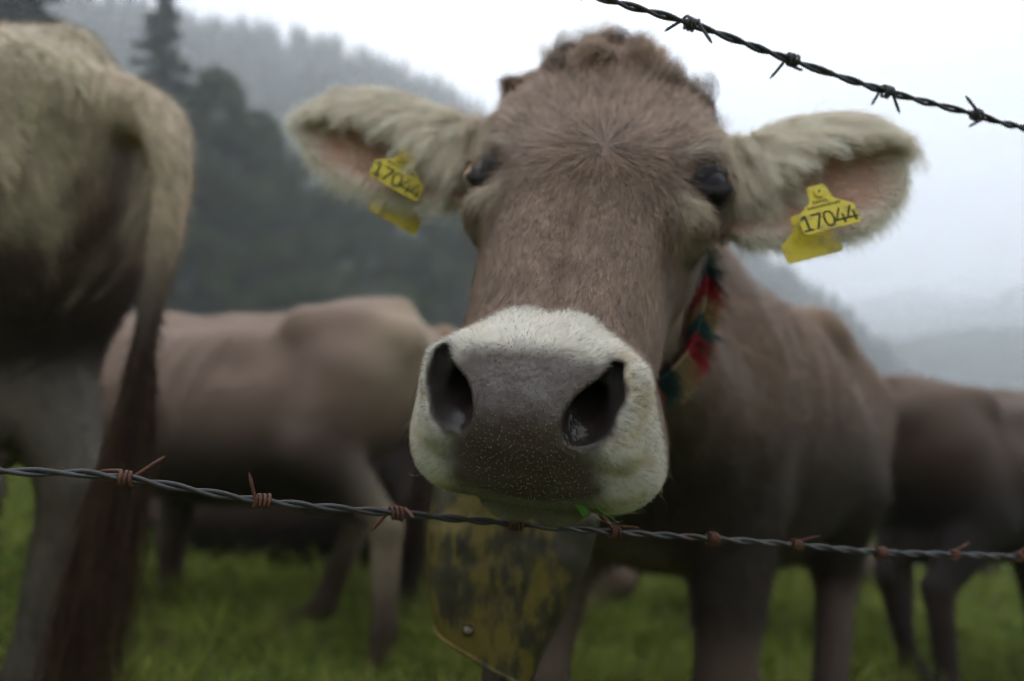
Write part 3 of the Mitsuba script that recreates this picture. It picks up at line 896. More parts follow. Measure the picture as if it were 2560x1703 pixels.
g = np.concatenate([-np.geomspace(600, 6, 34), np.linspace(-5.8, 5.8, 60), np.geomspace(6, 600, 34)])
gy = np.concatenate([-np.geomspace(300, 2, 16), np.linspace(-1.9, 12, 72), np.geomspace(12.2, 600, 44)])
X, Y = np.meshgrid(g, gy, indexing="ij")
v = np.stack([X, Y, ground(X, Y)], -1).reshape(-1, 3)
i, j = np.meshgrid(np.arange(len(g) - 1), np.arange(len(gy) - 1), indexing="ij")
q = np.stack([i * len(gy) + j, (i + 1) * len(gy) + j, (i + 1) * len(gy) + j + 1, i * len(gy) + j + 1], -1).reshape(-1, 4)
put("ground", (v, np.vstack([q[:, [0, 1, 2]], q[:, [0, 2, 3]]])), "turf", smooth=True, kind="structure", label="green alpine pasture falling away to the right")

# the wooded mountain on the left, its ridge dropping to the right, and two far ones across the valley
left_hill = hill_mesh([(-300, 30, 10, -440, 100, 240), (-190, 92, 8, -290, 235, 232), (-110, 120, 6, -165, 300, 190), (-45, 140, 2, -64, 315, 172), (30, 160, -8, 14, 335, 140), (115, 200, -30, 135, 370, 84), (205, 270, -60, 240, 430, 24), (300, 340, -90, 330, 500, -20)], "a")
put("hill", left_hill, "far_wood", smooth=True, kind="structure", label="steep wooded mountainside in the mist on the left")
far_hill = hill_mesh([(-260, 300, -45, -1000, 2200, 350), (-100, 240, -45, -320, 2300, 370), (40, 200, -40, 300, 2300, 400), (110, 170, -38, 1000, 2050, 430), (190, 130, -38, 1650, 1650, 460), (260, 40, -38, 2150, 880, 500), (300, -60, -38, 2300, 0, 540)], "b")
put("hill_001", far_hill, "mountain", smooth=True, kind="structure", label="pale mountainside fading into the cloud across the valley on the right")
near_spur = hill_mesh([(60, 120, -22, 66, 160, 16), (84, 112, -24, 96, 150, 11), (120, 100, -26, 134, 140, 2), (170, 80, -30, 184, 110, -14)], "c")
put("hill_002", near_spur, "far_wood", smooth=True, kind="structure", label="low dark spur below the pale mountainside on the right")

# conifers too many to count on the near face and the ridge of the left mountain: one mass
r = np.random.default_rng(101)
hv, hf = left_hill
hn = np.cross(hv[hf[:, 1]] - hv[hf[:, 0]], hv[hf[:, 2]] - hv[hf[:, 0]])
area = np.linalg.norm(hn, axis=1)
t = r.choice(len(hf), 5200, p=area / area.sum())
b = r.dirichlet((1, 1, 1), 5200)
at = (hv[hf[t]] * b[:, :, None]).sum(1)
hgt = r.uniform(7, 15, len(at))
ring = np.arange(5) * 2 * np.pi / 5
lv = []
for z0, z1, rad in ((0.0, 0.55, 0.20), (0.35, 1.0, 0.14)):
    base = np.stack([np.cos(ring)[None] * rad * hgt[:, None], np.sin(ring)[None] * rad * hgt[:, None], np.full((len(at), 5), z0) * hgt[:, None]], -1)
    tipp = np.stack([0 * hgt, 0 * hgt, z1 * hgt], -1)[:, None]
    lv.append(np.concatenate([base, tipp], 1) + at[:, None])
lv = np.concatenate(lv, 1)
k = np.arange(5)
cone = np.vstack([np.stack([k, (k + 1) % 5, 0 * k + 5], 1), np.stack([k + 6, (k + 1) % 5 + 6, 0 * k + 11], 1)])
put("mountain_wood", (lv.reshape(-1, 3), (cone[None] + (np.arange(len(at)) * 12)[:, None, None]).reshape(-1, 3)), "far_wood", smooth=False,
    kind="stuff", label="misty conifer wood covering the left mountainside", category="wood")

# ------------------------------------------------------------------ trees at the edge of the pasture


def _leaf(p, n, uv):
    a = mikit.fbm(p[0] * 1.1, p[1] * 1.1, p[2] * 1.1, 3)
    b = mikit.cell_rand(p[0] * 9, p[1] * 9, p[2] * 9)
    return mikit.mix((0.034, 0.052, 0.020), (0.092, 0.118, 0.044), a * 0.7 + b * 0.3)


def _needle(p, n, uv):
    b = mikit.fbm(p[0] * 3, p[1] * 3, p[2] * 3, 3)
    return mikit.mix((0.020, 0.028, 0.018), (0.050, 0.062, 0.038), b)


def _bark(p, n, uv):
    return mikit.mix((0.035, 0.028, 0.022), (0.11, 0.095, 0.08), mikit.fbm(p[0] * 12, p[1] * 12, p[2] * 3, 3))


scene["leaf"] = two({"type": "diffuse", "reflectance": mikit.proc(_leaf)})
scene["needle"] = two({"type": "diffuse", "reflectance": mikit.proc(_needle)})
scene["bark"] = two({"type": "diffuse", "reflectance": mikit.proc(_bark)})


def flakes(c, size, r, droop=0.0):
    """Small bent leaf pieces (two triangles) with random attitude at the points c."""
    n = len(c)
    a = unit(r.normal(size=(n, 3)) - [0, 0, droop])
    b = unit(np.cross(a, r.normal(size=(n, 3))))
    s = size * r.uniform(0.6, 1.3, (n, 1))
    v = np.stack([c - a * s, c + b * s * 0.5, c + a * s, c - b * s * 0.5 + np.cross(a, b) * s * 0.2], 1)
    k = np.arange(n)[:, None] * 4
    return v.reshape(-1, 3), np.vstack([k + [0, 1, 2], k + [0, 2, 3]])


def broadleaf(key, x, y, height, width, seed, **label):
    r = np.random.default_rng(seed)
    z = float(ground(x, y)) - 0.2
    trunk = curve([(x, y, z, 0.035 * height), (x + 0.1 * r.normal(), y, z + 0.3 * height, 0.025 * height), (x + 0.3 * r.normal(), y, z + 0.85 * height, 0.006 * height)], 14)
    parts = [tube_mesh(trunk[:, :3], trunk[:, 3], 9)]
    lobes = []
    for m in range(26):
        h = r.uniform(0.08, 1.0) ** 0.85
        rad = width * 0.5 * (np.sin(np.pi * np.clip(0.18 + 0.80 * h, 0, 1)) ** 0.7) * math.sqrt(r.uniform(0.15, 1))
        an = r.uniform(0, 2 * np.pi)
        c = np.array([x + rad * math.cos(an), y + rad * math.sin(an), z + height * (0.06 + 0.86 * h)])
        lobes.append((c, width * r.uniform(0.10, 0.20)))
        k = trunk[min(13, int(h * 11))]
        parts.append(tube_mesh(curve([k[:3], (k[:3] + c) / 2 + [0, 0, 0.1], c], 6), np.linspace(0.25 * k[3] + 0.01, 0.01, 6), 5))
    put(key + "__trunk", merge(*parts), "bark", smooth=True)
    pts = np.vstack([c + unit(r.normal(size=(520, 3))) * (rad * r.uniform(0.25, 1.1, (520, 1)) ** 0.6) * [1, 1, 0.75] for c, rad in lobes])
    put(key + "__crown", flakes(pts, 0.024 * math.sqrt(height * width), r), "leaf")
    labels[key] = label


def spruce(key, x, y, height, width, seed, **label):
    r = np.random.default_rng(seed)
    z = float(ground(x, y)) - 0.2
    put(key + "__trunk", tube_mesh([(x, y, z), (x + 0.05, y, z + height * 0.5), (x, y, z + height)], [0.018 * height, 0.010 * height, 0.01], 9), "bark", smooth=True)
    pts, sticks = [], []
    for h in np.arange(0.06, 0.99, 0.02):
        for an in r.uniform(0, 2 * np.pi, 7):
            L = width * 0.5 * (1 - h) ** 0.85 * r.uniform(0.65, 1.1) + 0.10
            o = np.array([x, y, z + height * (h + r.uniform(-0.008, 0.008))])
            e = o + [L * math.cos(an), L * math.sin(an), -0.28 * L + 0.1]
            s = np.linspace(0.12, 1, max(6, int(L * 9)))[:, None]
            c = o + (e - o) * s + [0, 0, 1.0] * (0.10 * L * s * (s - 1) * -1)
            for kk in range(5):
                pts.append(c + r.normal(0, 0.06 + 0.06 * L * 0.25, c.shape) - [0, 0, 0.16])
    put(key + "__crown", flakes(np.vstack(pts), 0.24, r, droop=0.8), "needle")
    labels[key] = label


G = "broadleaf trees along the edge of the wood"
spruce("spruce_tree", -25.8, 54.0, 26.0, 13.0, 201, label="dark slender spruce standing above the large pale cow", category="tree", group="spruces behind the pasture")
spruce("spruce_tree_001", -27.0, 40.0, 26.0, 11.0, 202, label="dark spruce cut off by the upper left corner of the picture", category="tree", group="spruces behind the pasture")
spruce("spruce_tree_002", -40.0, 58.0, 32.0, 10.0, 203, label="dark spruce further left behind the large pale cow", category="tree", group="spruces behind the pasture")
for n, (x, y, h, w, lab) in enumerate([
        (-22.0, 55.0, 19.5, 9.2, "tallest broadleaf tree, beside the dark spruce"),
        (-20.0, 57.0, 17.5, 9.0, "green tree stepping down to the right of the tallest broadleaf"),
        (-17.6, 60.0, 14.6, 9.0, "lower green tree left of the cow's left-hand ear tip"),
        (-14.4, 62.0, 13.0, 10.0, "grey-green tree below the hill, under the picture's left ear"),
        (-10.2, 64.0, 14.5, 11.0, "broad misty tree just left of the cow's cheek"),
        (-5.0, 64.0, 15.5, 11.0, "misty tree partly hidden by the cow's cheek"),
        (1.0, 68.0, 12.0, 10.5, "tree hidden behind the cow's head"),
        (-29.0, 58.0, 17.0, 10.0, "tree hidden behind the large pale cow")]):
    broadleaf("broadleaf_tree" + (f"_{n:03d}" if n else ""), x, y, h, w, 210 + n, label=lab, category="tree", group=G)
for n, (x, y, h, w, lab) in enumerate([
        (-19.5, 53.5, 5.5, 8.0, "low bush below the tallest broadleaf tree"),
        (-14.0, 57.0, 5.0, 8.5, "low bush in the middle of the wood's edge"),
        (-8.5, 59.0, 5.5, 9.0, "low bush left of the cow's cheek"),
        (-3.2, 60.0, 6.0, 9.0, "low bush touching the cow's cheek")]):
    broadleaf("bush" + (f"_{n:03d}" if n else ""), x, y, h, w, 230 + n, label=lab, category="bush", group="bushes along the foot of the wood")

# ------------------------------------------------------------------ the other cows


made = {}


def head_rows(pitch, turn=0.0):
    c, s = math.cos(pitch), math.sin(pitch)
    rows = np.array([[0, 1, 0], [-c, 0, s], [s, 0, c]])
    return rows @ yaw_frame(turn)


def make_cow(key, at, yaw, size, legs, neck_to, pitch, turn=0.0, tail=None, color=None, tail_color=(176, 158, 134), step=0.018, lift=0.0, fat=1.0, **label):
    """A whole cow as one mesh; neck_to: the place between its eyes in its own frame; tail: (x, y, z, r) joints in the world."""
    B = yaw_frame(yaw).astype(F4) / size
    at = np.array([at[0], at[1], float(ground(*at)) + lift])
    H = head_rows(pitch, turn)
    he = np.array(neck_to)
    back = he - H[2] * 0.15 + H[1] * 0.06
    lowb = he - H[2] * 0.22 - H[1] * 0.01

    def local(b):
        d = body_field(b, legs, fat=fat)
        crest = chain(b, [(0.44, 0, 1.16, 0.12), (*((np.array([0.44, 0, 1.16]) + back) / 2 + [0, 0, 0.03]), 0.09), (*back, 0.08)], 0.03)
        throat = chain(b, [(0.50, 0, 0.86, 0.15), (*((np.array([0.52, 0, 0.88]) + lowb) / 2 + [0, 0, -0.02]), 0.10), (*lowb, 0.07)], 0.03)
        d = smin(d, smin(crest, throat, 0.12), 0.09)
        q = ((b - he) @ H.T).astype(F4)
        hd = head_field(q)
        for e in EARS:
            hd = smin(hd, ear_field(q, e) - 0.006, 0.02)
        return smin(d, hd, 0.05)

    wt = None if tail is None else list(curve(tail, 26))

    def f(p):
        p = np.asarray(p, F4)
        d = local((p - at.astype(F4)) @ B.T) * size
        if wt is not None:
            d = smin(d, chain(p, wt, 0.002), 0.03)
        return d

    corners = np.array([(a, b, c) for a in (-1.0, 1.5) for b in (-0.5, 0.5) for c in (-0.02, 1.65)]) * size @ yaw_frame(yaw) + at
    lo, hi = corners.min(0), corners.max(0)
    if wt is not None:
        lo, hi = np.minimum(lo, np.min(wt, 0)[:3] - 0.1), np.maximum(hi, np.max(wt, 0)[:3] + 0.1)
    v, fc = sdf_mesh(f, *[np.arange(lo[k], hi[k], step) for k in range(3)], newton=1)
    b = (v - at) @ yaw_frame(yaw).T / size
    n2 = meshkit.fbm(v * 7, 4, len(scene))[:, None]
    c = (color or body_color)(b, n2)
    q = (b - he) @ H.T
    near = (np.abs(q) < [0.15, 0.36, 0.28]).all(1) & (b[:, 0] > 0.5)
    c[near] = face_color(q[near])
    if wt is not None:
        far = chain(v.astype(F4), wt, 0.002)
        on = (1 - sstep(0.004, 0.02, far)) * (b[:, 0] < -0.6)
        tt = sstep(wt[0][2], wt[-1][2], v[:, 2] + 0.05 * (n2[:, 0] - 0.5))
        c = lerp(c, lerp(lin(*tail_color), lin(56, 44, 38), sstep(0.15, 0.75, tt)[:, None]) * (0.8 + 0.4 * n2), on[:, None])
    made[key] = (v, fc, np.clip(c, 0.003, 0.9))
    put(key, (v, fc), "coat", color=np.clip(c, 0.003, 0.9), smooth=True, **label)
    for i, sx in enumerate((1, -1)):
        ball = trimesh.creation.icosphere(2, 0.0245)
        put(key + "__eye" + ("_001" if i else ""), (((np.asarray(ball.vertices) + [sx * 0.1125, 0.0400, -0.0415]) @ H + he) * size @ yaw_frame(yaw) + at, ball.faces), "eyeball_black")


def switch(key, path, spread, length, count, seed, root=0.0, colors=((46, 34, 28), (120, 74, 40))):
    """The long hair at the end of a tail: strands that start along the last part of the path and hang down."""
    r = np.random.default_rng(seed)
    P = curve(path, 40)
    k = r.integers(int(40 * root), 40, count)
    p = P[k] + r.normal(0, 0.006, (count, 3))
    tang = unit(np.gradient(P, axis=0))[k]
    n = 12
    s = np.linspace(0, 1, n)
    L = length * r.uniform(0.30, 1.05, count)
    lock = r.integers(0, 26, count)
    ld = r.normal(0, 1, (26, 3)) * [spread, spread, 0.05]
    d = unit(tang * 0.35 + [0, 0, -0.85] + r.normal(0, 0.06, (count, 3)))
    pts = p[:, None] + d[:, None] * (s[None, :, None] * L[:, None, None])
    pts = pts + ld[lock][:, None] * (s ** 1.8)[None, :, None] * L[:, None, None]
    ph, fq = r.uniform(0, 6.28, 26)[lock], r.uniform(4, 9, 26)[lock]
    pts = pts + (np.sin(ph[:, None] + s * fq[:, None]) - np.sin(ph)[:, None])[..., None] * np.array([0.022, 0.02, 0.01]) * L[:, None, None]
    pts = pts + r.normal(0, 0.020, (count, 1, 3)) * (s ** 1.5)[None, :, None] * L[:, None, None]
    pts[..., 2] -= 0.12 * s[None] ** 2 * L[:, None]
    mix_ = sstep(0.3, 1.0, np.linalg.norm(ld[lock], axis=1) / (spread * 1.6) * r.uniform(0.5, 1.3, count))[:, None]
    c = lerp(lin(*colors[0]), lin(*colors[1]), mix_) * r.uniform(0.5, 1.2, (count, 1))
    put_hair(key, hair_mesh(pts, r.uniform(0.0006, 0.0012, count), c, sides=3, tip=0.3))


def pale_rump(b, n2):
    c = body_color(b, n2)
    top = sstep(1.10, 1.27, b[:, 2] + 0.06 * (n2[:, 0] - 0.5))
    c = lerp(c, lin(180, 166, 142) * (0.75 + 0.45 * n2), (0.85 * top)[:, None])
    rear = sstep(-0.66, -0.80, b[:, 0] + 0.25 * np.clip(0.9 - b[:, 2], 0, 0.5) + 0.28 * (meshkit.fbm(b * [30, 30, 5], 3, 77) - 0.5))
    c = lerp(c, lin(196, 182, 152) * (0.6 + 0.7 * n2), (0.7 * rear)[:, None])
    low = sstep(0.85, 0.6, b[:, 2]) * sstep(0.0, -0.3, b[:, 0])
    c = lerp(c, lin(150, 142, 124) * (0.8 + 0.3 * n2), (0.30 * low)[:, None])
    cleft = np.exp(-(b[:, 1] / 0.028) ** 2) * sstep(-0.66, -0.74, b[:, 0]) * sstep(0.75, 0.85, b[:, 2]) * sstep(1.2, 1.12, b[:, 2])
    return lerp(c, lin(70, 48, 40), 0.8 * cleft[:, None])


def tan_coat(b, n2):
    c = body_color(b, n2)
    up = sstep(0.62, 0.95, b[:, 2])[:, None]
    c = lerp(c, lin(122, 102, 89) * (0.7 + 0.6 * n2), 0.75 * up)
    hind = sstep(-0.56, -0.74, b[:, 0] - 0.2 * (b[:, 2] < 0.5)) * sstep(0.15, 0.4, b[:, 2])
    return lerp(c, lin(186, 168, 138) * (0.7 + 0.6 * n2), (0.30 * hind)[:, None])


def dark_coat(b, n2):
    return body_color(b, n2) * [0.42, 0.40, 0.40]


CG = "brown cows on the pasture"
tail1 = [(-0.86, 1.46, 1.42, 0.075), (-0.767, 1.401, 1.425, 0.064), (-0.672, 1.335, 1.385, 0.052), (-0.606, 1.285, 1.335, 0.042), (-0.578, 1.265, 1.275, 0.036), (-0.573, 1.268, 1.210, 0.031), (-0.582, 1.275, 1.123, 0.025), (-0.600, 1.286, 1.022, 0.020), (-0.616, 1.295, 0.928, 0.017), (-0.640, 1.30, 0.82, 0.014), (-0.668, 1.295, 0.70, 0.012)]
make_cow("cow_001", (-1.47, 1.58), math.atan2(0.30, -0.95), 1.025, [shift_leg(HIND, -0.05), flip(shift_leg(HIND, 0.15)), FORE, flip(FORE)], (1.12, 0, 1.28), 0.7, fat=0.92, tail=tail1, color=pale_rump, step=0.015,
         label="large pale brown cow seen from behind at the left edge with its tail hanging down", category="cow", group=CG)
switch("cow_001__tail_hair", [t[:3] for t in tail1], 0.034, 0.50, 1500, 301, root=0.74, colors=((28, 22, 20), (84, 60, 42)))

tail2 = [(-0.36, 2.87, 1.20, 0.04), (-0.31, 2.84, 1.14, 0.035), (-0.30, 2.83, 0.98, 0.026), (-0.32, 2.83, 0.80, 0.018), (-0.34, 2.83, 0.62, 0.014)]
make_cow("cow_002", (-1.06, 3.05), math.atan2(0.25, -0.97), 1.0, [shift_leg(HIND, -0.08), flip(shift_leg(HIND, 0.46)), FORE, flip(FORE)], (1.10, 0, 0.95), 0.9, lift=-0.14, color=tan_coat, tail=tail2, step=0.020,
         label="brown cow standing side-on at middle left, rump beside the front cow's white muzzle", category="cow", group=CG)
switch("cow_002__tail_hair", [t[:3] for t in tail2], 0.14, 0.34, 1500, 302, root=0.7, colors=((48, 38, 32), (84, 62, 46)))


def coat_hair(key, cow, at, yaw, weight, count, seed, color):
    """Short coat hair on another cow's mesh (v, f, n, c), lying backwards and down."""
    v, f, c = cow
    n0 = vertex_normals(v, f)
    p, t, b = sample_surface(v, f, weight(v), count, seed)
    n = unit((n0[f[t]] * b[:, :, None]).sum(1))
    r = np.random.default_rng(seed + 1)
    d = np.column_stack([-0.6 + 0 * t, 0.5 * (meshkit.fbm(p * 5, 2, 15) - 0.5), -0.7 + 0 * t]) @ yaw_frame(yaw)
    pts = grow(p, n, d, r.uniform(0.018, 0.034, count), np.full(count, 0.25), k=4, seed=seed + 2)
    cc = (c[f[t]] * b[:, :, None]).sum(1) * (0.55 + 0.9 * meshkit.fbm(p * [22, 22, 9], 3, 18)[:, None]) * r.uniform(0.6, 1.5, (count, 1))
    put_hair(key, hair_mesh(pts, r.uniform(0.0007, 0.0013, count), cc, side=n, sides=2, tip_color=cc * 1.25, normal=n))


coat_hair("cow_001__coat_hair", made["cow_001"], None, math.atan2(0.30, -0.95), lambda v: sstep(-1.25, -1.0, v[:, 0]) * (v[:, 2] > 0.3), 34000, 331, None)

tail3 = [(1.36, 3.02, 1.00, 0.04), (1.29, 2.99, 0.92, 0.03), (1.28, 2.98, 0.72, 0.022), (1.29, 2.98, 0.48, 0.015)]
make_cow("cow_003", (2.06, 3.36), math.atan2(0.42, 0.90), 0.96, [shift_leg(HIND, 0.22), flip(shift_leg(HIND, -0.02)), FORE, flip(FORE)], (1.10, 0, 1.0), 0.9, fat=1.12, tail=tail3, tail_color=(80, 68, 60), color=dark_coat, step=0.022,
         label="dark brown cow cut off by the right edge, standing behind the front cow's flank", category="cow", group=CG)
make_cow("cow_004", (1.32, 4.15), math.atan2(-0.05, -1.0), 0.95, [HIND, flip(shift_leg(HIND, 0.2)), shift_leg(FORE, 0.1), flip(FORE)], (1.02, 0, 0.36), 1.15, step=0.028,
         label="brown cow grazing with its head lowered, seen under the front cow's chest", category="cow", group=CG)
make_cow("cow_005", (-1.75, 5.1), math.atan2(0.1, -1.0), 0.95, [HIND, flip(shift_leg(HIND, 0.2)), FORE, flip(shift_leg(FORE, -0.1))], (1.08, 0, 1.0), 0.9, color=dark_coat, step=0.030,
         label="dark brown cow behind the side-on cow at left, only its legs showing under her belly", category="cow", group=CG)
make_cow("cow_006", (-0.46, 4.15), math.atan2(1.0, -0.25), 0.95, [HIND, flip(HIND), FORE, flip(FORE)], (1.08, 0, 1.1), 0.8, step=0.030,
         label="brown cow facing away behind the front cow's bell, mostly hidden", category="cow", group=CG)
make_cow("cow_007", (2.75, 6.9), math.atan2(0.9, 0.35), 0.92, [], (1.02, 0, 1.0), 0.8, lift=-0.62, step=0.030,
         label="brown cow lying in the grass, seen between the legs of the two right-hand cows", category="cow", group=CG)
make_cow("cow_008", (5.2, 8.2), math.atan2(0.2, -1.0), 0.95, [HIND, flip(HIND), FORE, flip(FORE)], (1.05, 0, 0.5), 1.1, color=dark_coat, step=0.032,
         label="far dark cow under the belly of the dark cow at the right edge", category="cow", group=CG)
make_cow("cow_009", (-1.15, 4.55), math.atan2(0.1, -1.0), 0.98, [], (1.02, 0, 1.0), 0.8, lift=-0.56, color=dark_coat, step=0.032,
         label="dark cow lying in the grass behind the side-on cow, seen under her belly", category="cow", group=CG)
make_cow("cow_010", (1.55, 6.2), math.atan2(0.3, 1.0), 0.98, [], (1.02, 0, 1.0), 0.8, lift=-0.52, color=dark_coat, step=0.032,
         label="dark cow lying far behind the front cow's legs", category="cow", group=CG)

# ------------------------------------------------------------------ barbed wire


def _rust(p, n, uv):
    a = mikit.fbm(p[0] * 240, p[1] * 240, p[2] * 240, 3)
    return mikit.mix((0.16, 0.055, 0.028), (0.050, 0.026, 0.020), a)


def _wire(p, n, uv):
    a = mikit.fbm(p[0] * 60, p[1] * 60, p[2] * 60, 3)
    return mikit.mix((0.050, 0.047, 0.047), (0.060, 0.032, 0.022), mikit.smoothstep(0.58, 0.72, a))


scene["rust"] = two({"type": "principled", "base_color": mikit.proc(_rust), "roughness": 0.7, "specular": 0.4})
scene["old_wire"] = two({"type": "principled", "base_color": mikit.proc(_wire), "roughness": 0.48, "metallic": 0.2, "specular": 0.5})


def barbed_wire(key, path, barbs, seed, barb_mat, **label):
    """Two strands twisted round each other; barbs: distances along the wire. Each barb is a wound wire with two cut ends."""
    r = np.random.default_rng(seed)
    P = curve(path, 900)
    D = np.concatenate([[0], np.cumsum(np.linalg.norm(np.diff(P, axis=0), axis=1))])
    tg = unit(np.gradient(P, axis=0))
    up = unit(np.cross(tg, np.cross([0, 0, 1.0], tg)))
    sd = np.cross(tg, up)
    wob = np.interp(D, np.linspace(0, D[-1], 40), r.normal(0, 0.5, 40))
    an = D / 0.062 * 2 * np.pi + wob
    for k in (0, 1):
        a = an + k * np.pi
        line = P + 0.0018 * (np.cos(a)[:, None] * up + np.sin(a)[:, None] * sd)
        put(key + "__strand" + ("_001" if k else ""), tube_mesh(line, 0.00178, 8), "old_wire", smooth=True)
    for n, s0 in enumerate(barbs):
        def at(s):
            return np.array([np.interp(s, D, P[:, k]) for k in range(3)])
        c, t = at(s0), np.array([np.interp(s0, D, tg[:, k]) for k in range(3)])
        u = unit(np.cross(t, np.cross([0, 0, 1.0], t)))
        w = np.cross(t, u)
        turns, rad = r.uniform(2.2, 3.6), 0.0049
        a0 = r.uniform(0, 6.28)
        s = np.linspace(0, 1, 44)
        ang = a0 + s * turns * 2 * np.pi
        hel = c + t * ((s - 0.5) * 0.0036 * turns + 0.0006 * np.sin(s * 23 + 2 * n))[:, None] + rad * (np.cos(ang)[:, None] * u + np.sin(ang)[:, None] * w) * (1 + 0.10 * np.sin(s * 17 + n)[:, None] + 0.25 * np.clip(np.abs(s - 0.5) - 0.40, 0, 1)[:, None])
        d0 = unit(hel[0] - hel[1] - t * r.uniform(0.0005, 0.002) + r.normal(0, 0.0003, 3))
        d1 = unit(hel[-1] - hel[-2] + t * r.uniform(0.0005, 0.002) + r.normal(0, 0.0003, 3))
        l0, l1 = r.uniform(0.018, 0.027), r.uniform(0.017, 0.026)
        e0 = hel[0] + d0 * (np.linspace(1, 0, 6)[:-1, None] * l0) + u * (r.normal() * 0.002) * (np.linspace(1, 0, 6)[:-1, None] ** 2)
        e1 = hel[-1] + d1 * (np.linspace(0, 1, 6)[1:, None] * l1)
        line = np.vstack([e0, hel, e1])
        rr = np.full(len(line), 0.00145)
        rr[0], rr[-1] = 0.00045, 0.00045
        put(key + "__barb" + (f"_{n:03d}" if n else ""), tube_mesh(line, rr, 7), barb_mat, smooth=True)
    labels[key] = label


barbed_wire("barbed_wire", [(-0.95, 0.34, 0.775), (-0.62, 0.463, 0.757), (-0.3606, 0.563, 0.7485), (-0.2935, 0.5886, 0.7446), (-0.2023, 0.6253, 0.7266), (-0.1033, 0.664, 0.7146), (-0.0013, 0.7037, 0.7033),
             (0.092, 0.74, 0.6931), (0.1905, 0.778, 0.6841), (0.2841, 0.8143, 0.6746), (0.3867, 0.8542, 0.6634), (0.4844, 0.8914, 0.6573), (0.5857, 0.9301, 0.6504), (0.80, 1.012, 0.637), (1.1, 1.13, 0.62)],
            [0.7117 + 0.1030 * k + o for k, o in zip(range(-6, 13), (0, 0, 0, 0, 0, 0, 0, -0.004, 0.001, 0.004, 0, 0.002, -0.001, 0.006, 0.007, 0.004, 0, 0, 0))], 401, "rust",
            label="lower rusty barbed wire passing just below the front cow's chin", category="barbed wire")
barbed_wire("barbed_wire_001", [(-0.55, 0.46, 1.245), (-0.2, 0.553, 1.19), (0.0831, 0.6248, 1.1499), (0.1587, 0.6456, 1.1401), (0.2582, 0.6741, 1.1205), (0.3581, 0.7022, 1.104), (0.4575, 0.7293, 1.0934), (0.5121, 0.7442, 1.0866), (0.8, 0.826, 1.07)],
            [0.74 + 0.1045 * k for k in range(-6, 6)], 402, "old_wire",
            label="upper dark barbed wire slanting across the sky at top right", category="barbed wire")

# fine pale papillae all over the bare nose
p, n, q, nq = hero_roots(np.clip(pad_mask(hero_q) - 0.1, 0, 1) * (nostril_depth(hero_q) > 0.004), 5200, 95)
keep, cell = [], set()
for i, x in enumerate(q):
    c = tuple(np.floor(x / 0.0040).astype(int))
    if c not in cell:
        cell.add(c); keep.append(i)
keep = np.array(keep)
ico = trimesh.creation.icosphere(1, 1.0)
rr = np.random.default_rng(96).uniform(0.00045, 0.00070, len(keep))
v = p[keep][:, None] + np.asarray(ico.vertices)[None] * rr[:, None, None] - n[keep][:, None] * 0.0001
put("cow__nose_papillae", (v.reshape(-1, 3), (np.asarray(ico.faces)[None] + (np.arange(len(keep)) * len(ico.vertices))[:, None, None]).reshape(-1, 3)), "hide",
    color=np.repeat(PAD * 1.9 * np.random.default_rng(97).uniform(0.6, 1.1, (len(keep), 1)), len(ico.vertices), 0), smooth=True, kind="stuff")

# ------------------------------------------------------------------ ear tags


def _tag(p, n, uv):
    a = mikit.fbm(p[0] * 110, p[1] * 110, p[2] * 110, 4)
    return mikit.mix((0.68, 0.53, 0.045), (0.34, 0.25, 0.06), mikit.smoothstep(0.50, 0.72, a) * 0.75)


scene["tag_yellow"] = two({"type": "principled", "base_color": mikit.proc(_tag), "roughness": 0.42, "specular": 0.4})
scene["tag_ink"] = two({"type": "diffuse", "reflectance": {"type": "rgb", "value": [0.03, 0.03, 0.028]}})


TAG_R, TAG_L = np.array([0.3058, 0.7411, 1.0010]), np.array([-0.1221, 0.8225, 1.0711])


def ear_tag(key, at, across, up, small, back_off, **label):
    """A yellow two-plate tag: the printed front plate with its button hangs inside the ear, the plain back plate behind it."""
    a = unit(across)
    n = unit(np.cross(a, up))
    u = np.cross(n, a)
    M = np.array([a, u, n])
    body = sg.Polygon([(-0.030, -0.022), (0.030, -0.022), (0.030, -0.002), (0.012, 0.010), (0.0095, 0.026), (-0.0095, 0.026), (-0.012, 0.010), (-0.030, -0.002)])
    body = body.buffer(-0.004).buffer(0.008, 8).buffer(-0.004, 8)

    def place(m, off):
        return (np.asarray(m.vertices) + off) @ M + at, m.faces

    plate = trimesh.creation.extrude_polygon(body, 0.0016, engine="earcut")
    put(key + "__front_plate", place(plate, [0, 0, 0]), "tag_yellow")
    knob = trimesh.creation.cylinder(0.0055, 0.003, sections=24)
    pin = trimesh.creation.cylinder(0.0014, 0.0004, sections=12)
    put(key + "__button", place(knob, [0, 0.018, 0.0026]), "tag_yellow", smooth=30)
    put(key + "__button_hole", place(pin, [0, 0.018, 0.0042]), "tag_ink", smooth=30)
    for k, ch in enumerate("17044"):
        m = meshkit.text_mesh(ch, 0.0165, 0.0003)
        m.apply_translation([-m.bounds[:, 0].mean(), 0, 0])
        put(key + "__digit" + (f"_{k:03d}" if k else ""), place(m, [-0.0232 + 0.0116 * k, -0.0190, 0.0016]), "tag_ink")
    rr = np.random.default_rng(len(small))
    rows = []
    for y, xs_ in ((0.0035, np.arange(-0.016, 0.017, 0.0032)), (0.0085, np.arange(-0.0085, 0.009, 0.0032))):
        for x in xs_:
            if rr.random() < 0.85:
                rows.append(place(trimesh.creation.box([0.0018, 0.0026, 0.0003]), [x, y, 0.00176]))
    put(key + "__small_print", merge(*rows), "tag_ink")
    labels[key + "__small_print"] = {"kind": "stuff"}
    back = trimesh.creation.extrude_polygon(body, 0.0014, engine="earcut")
    put(key + "__back_plate", place(back, back_off), "tag_yellow")
    labels[key] = label


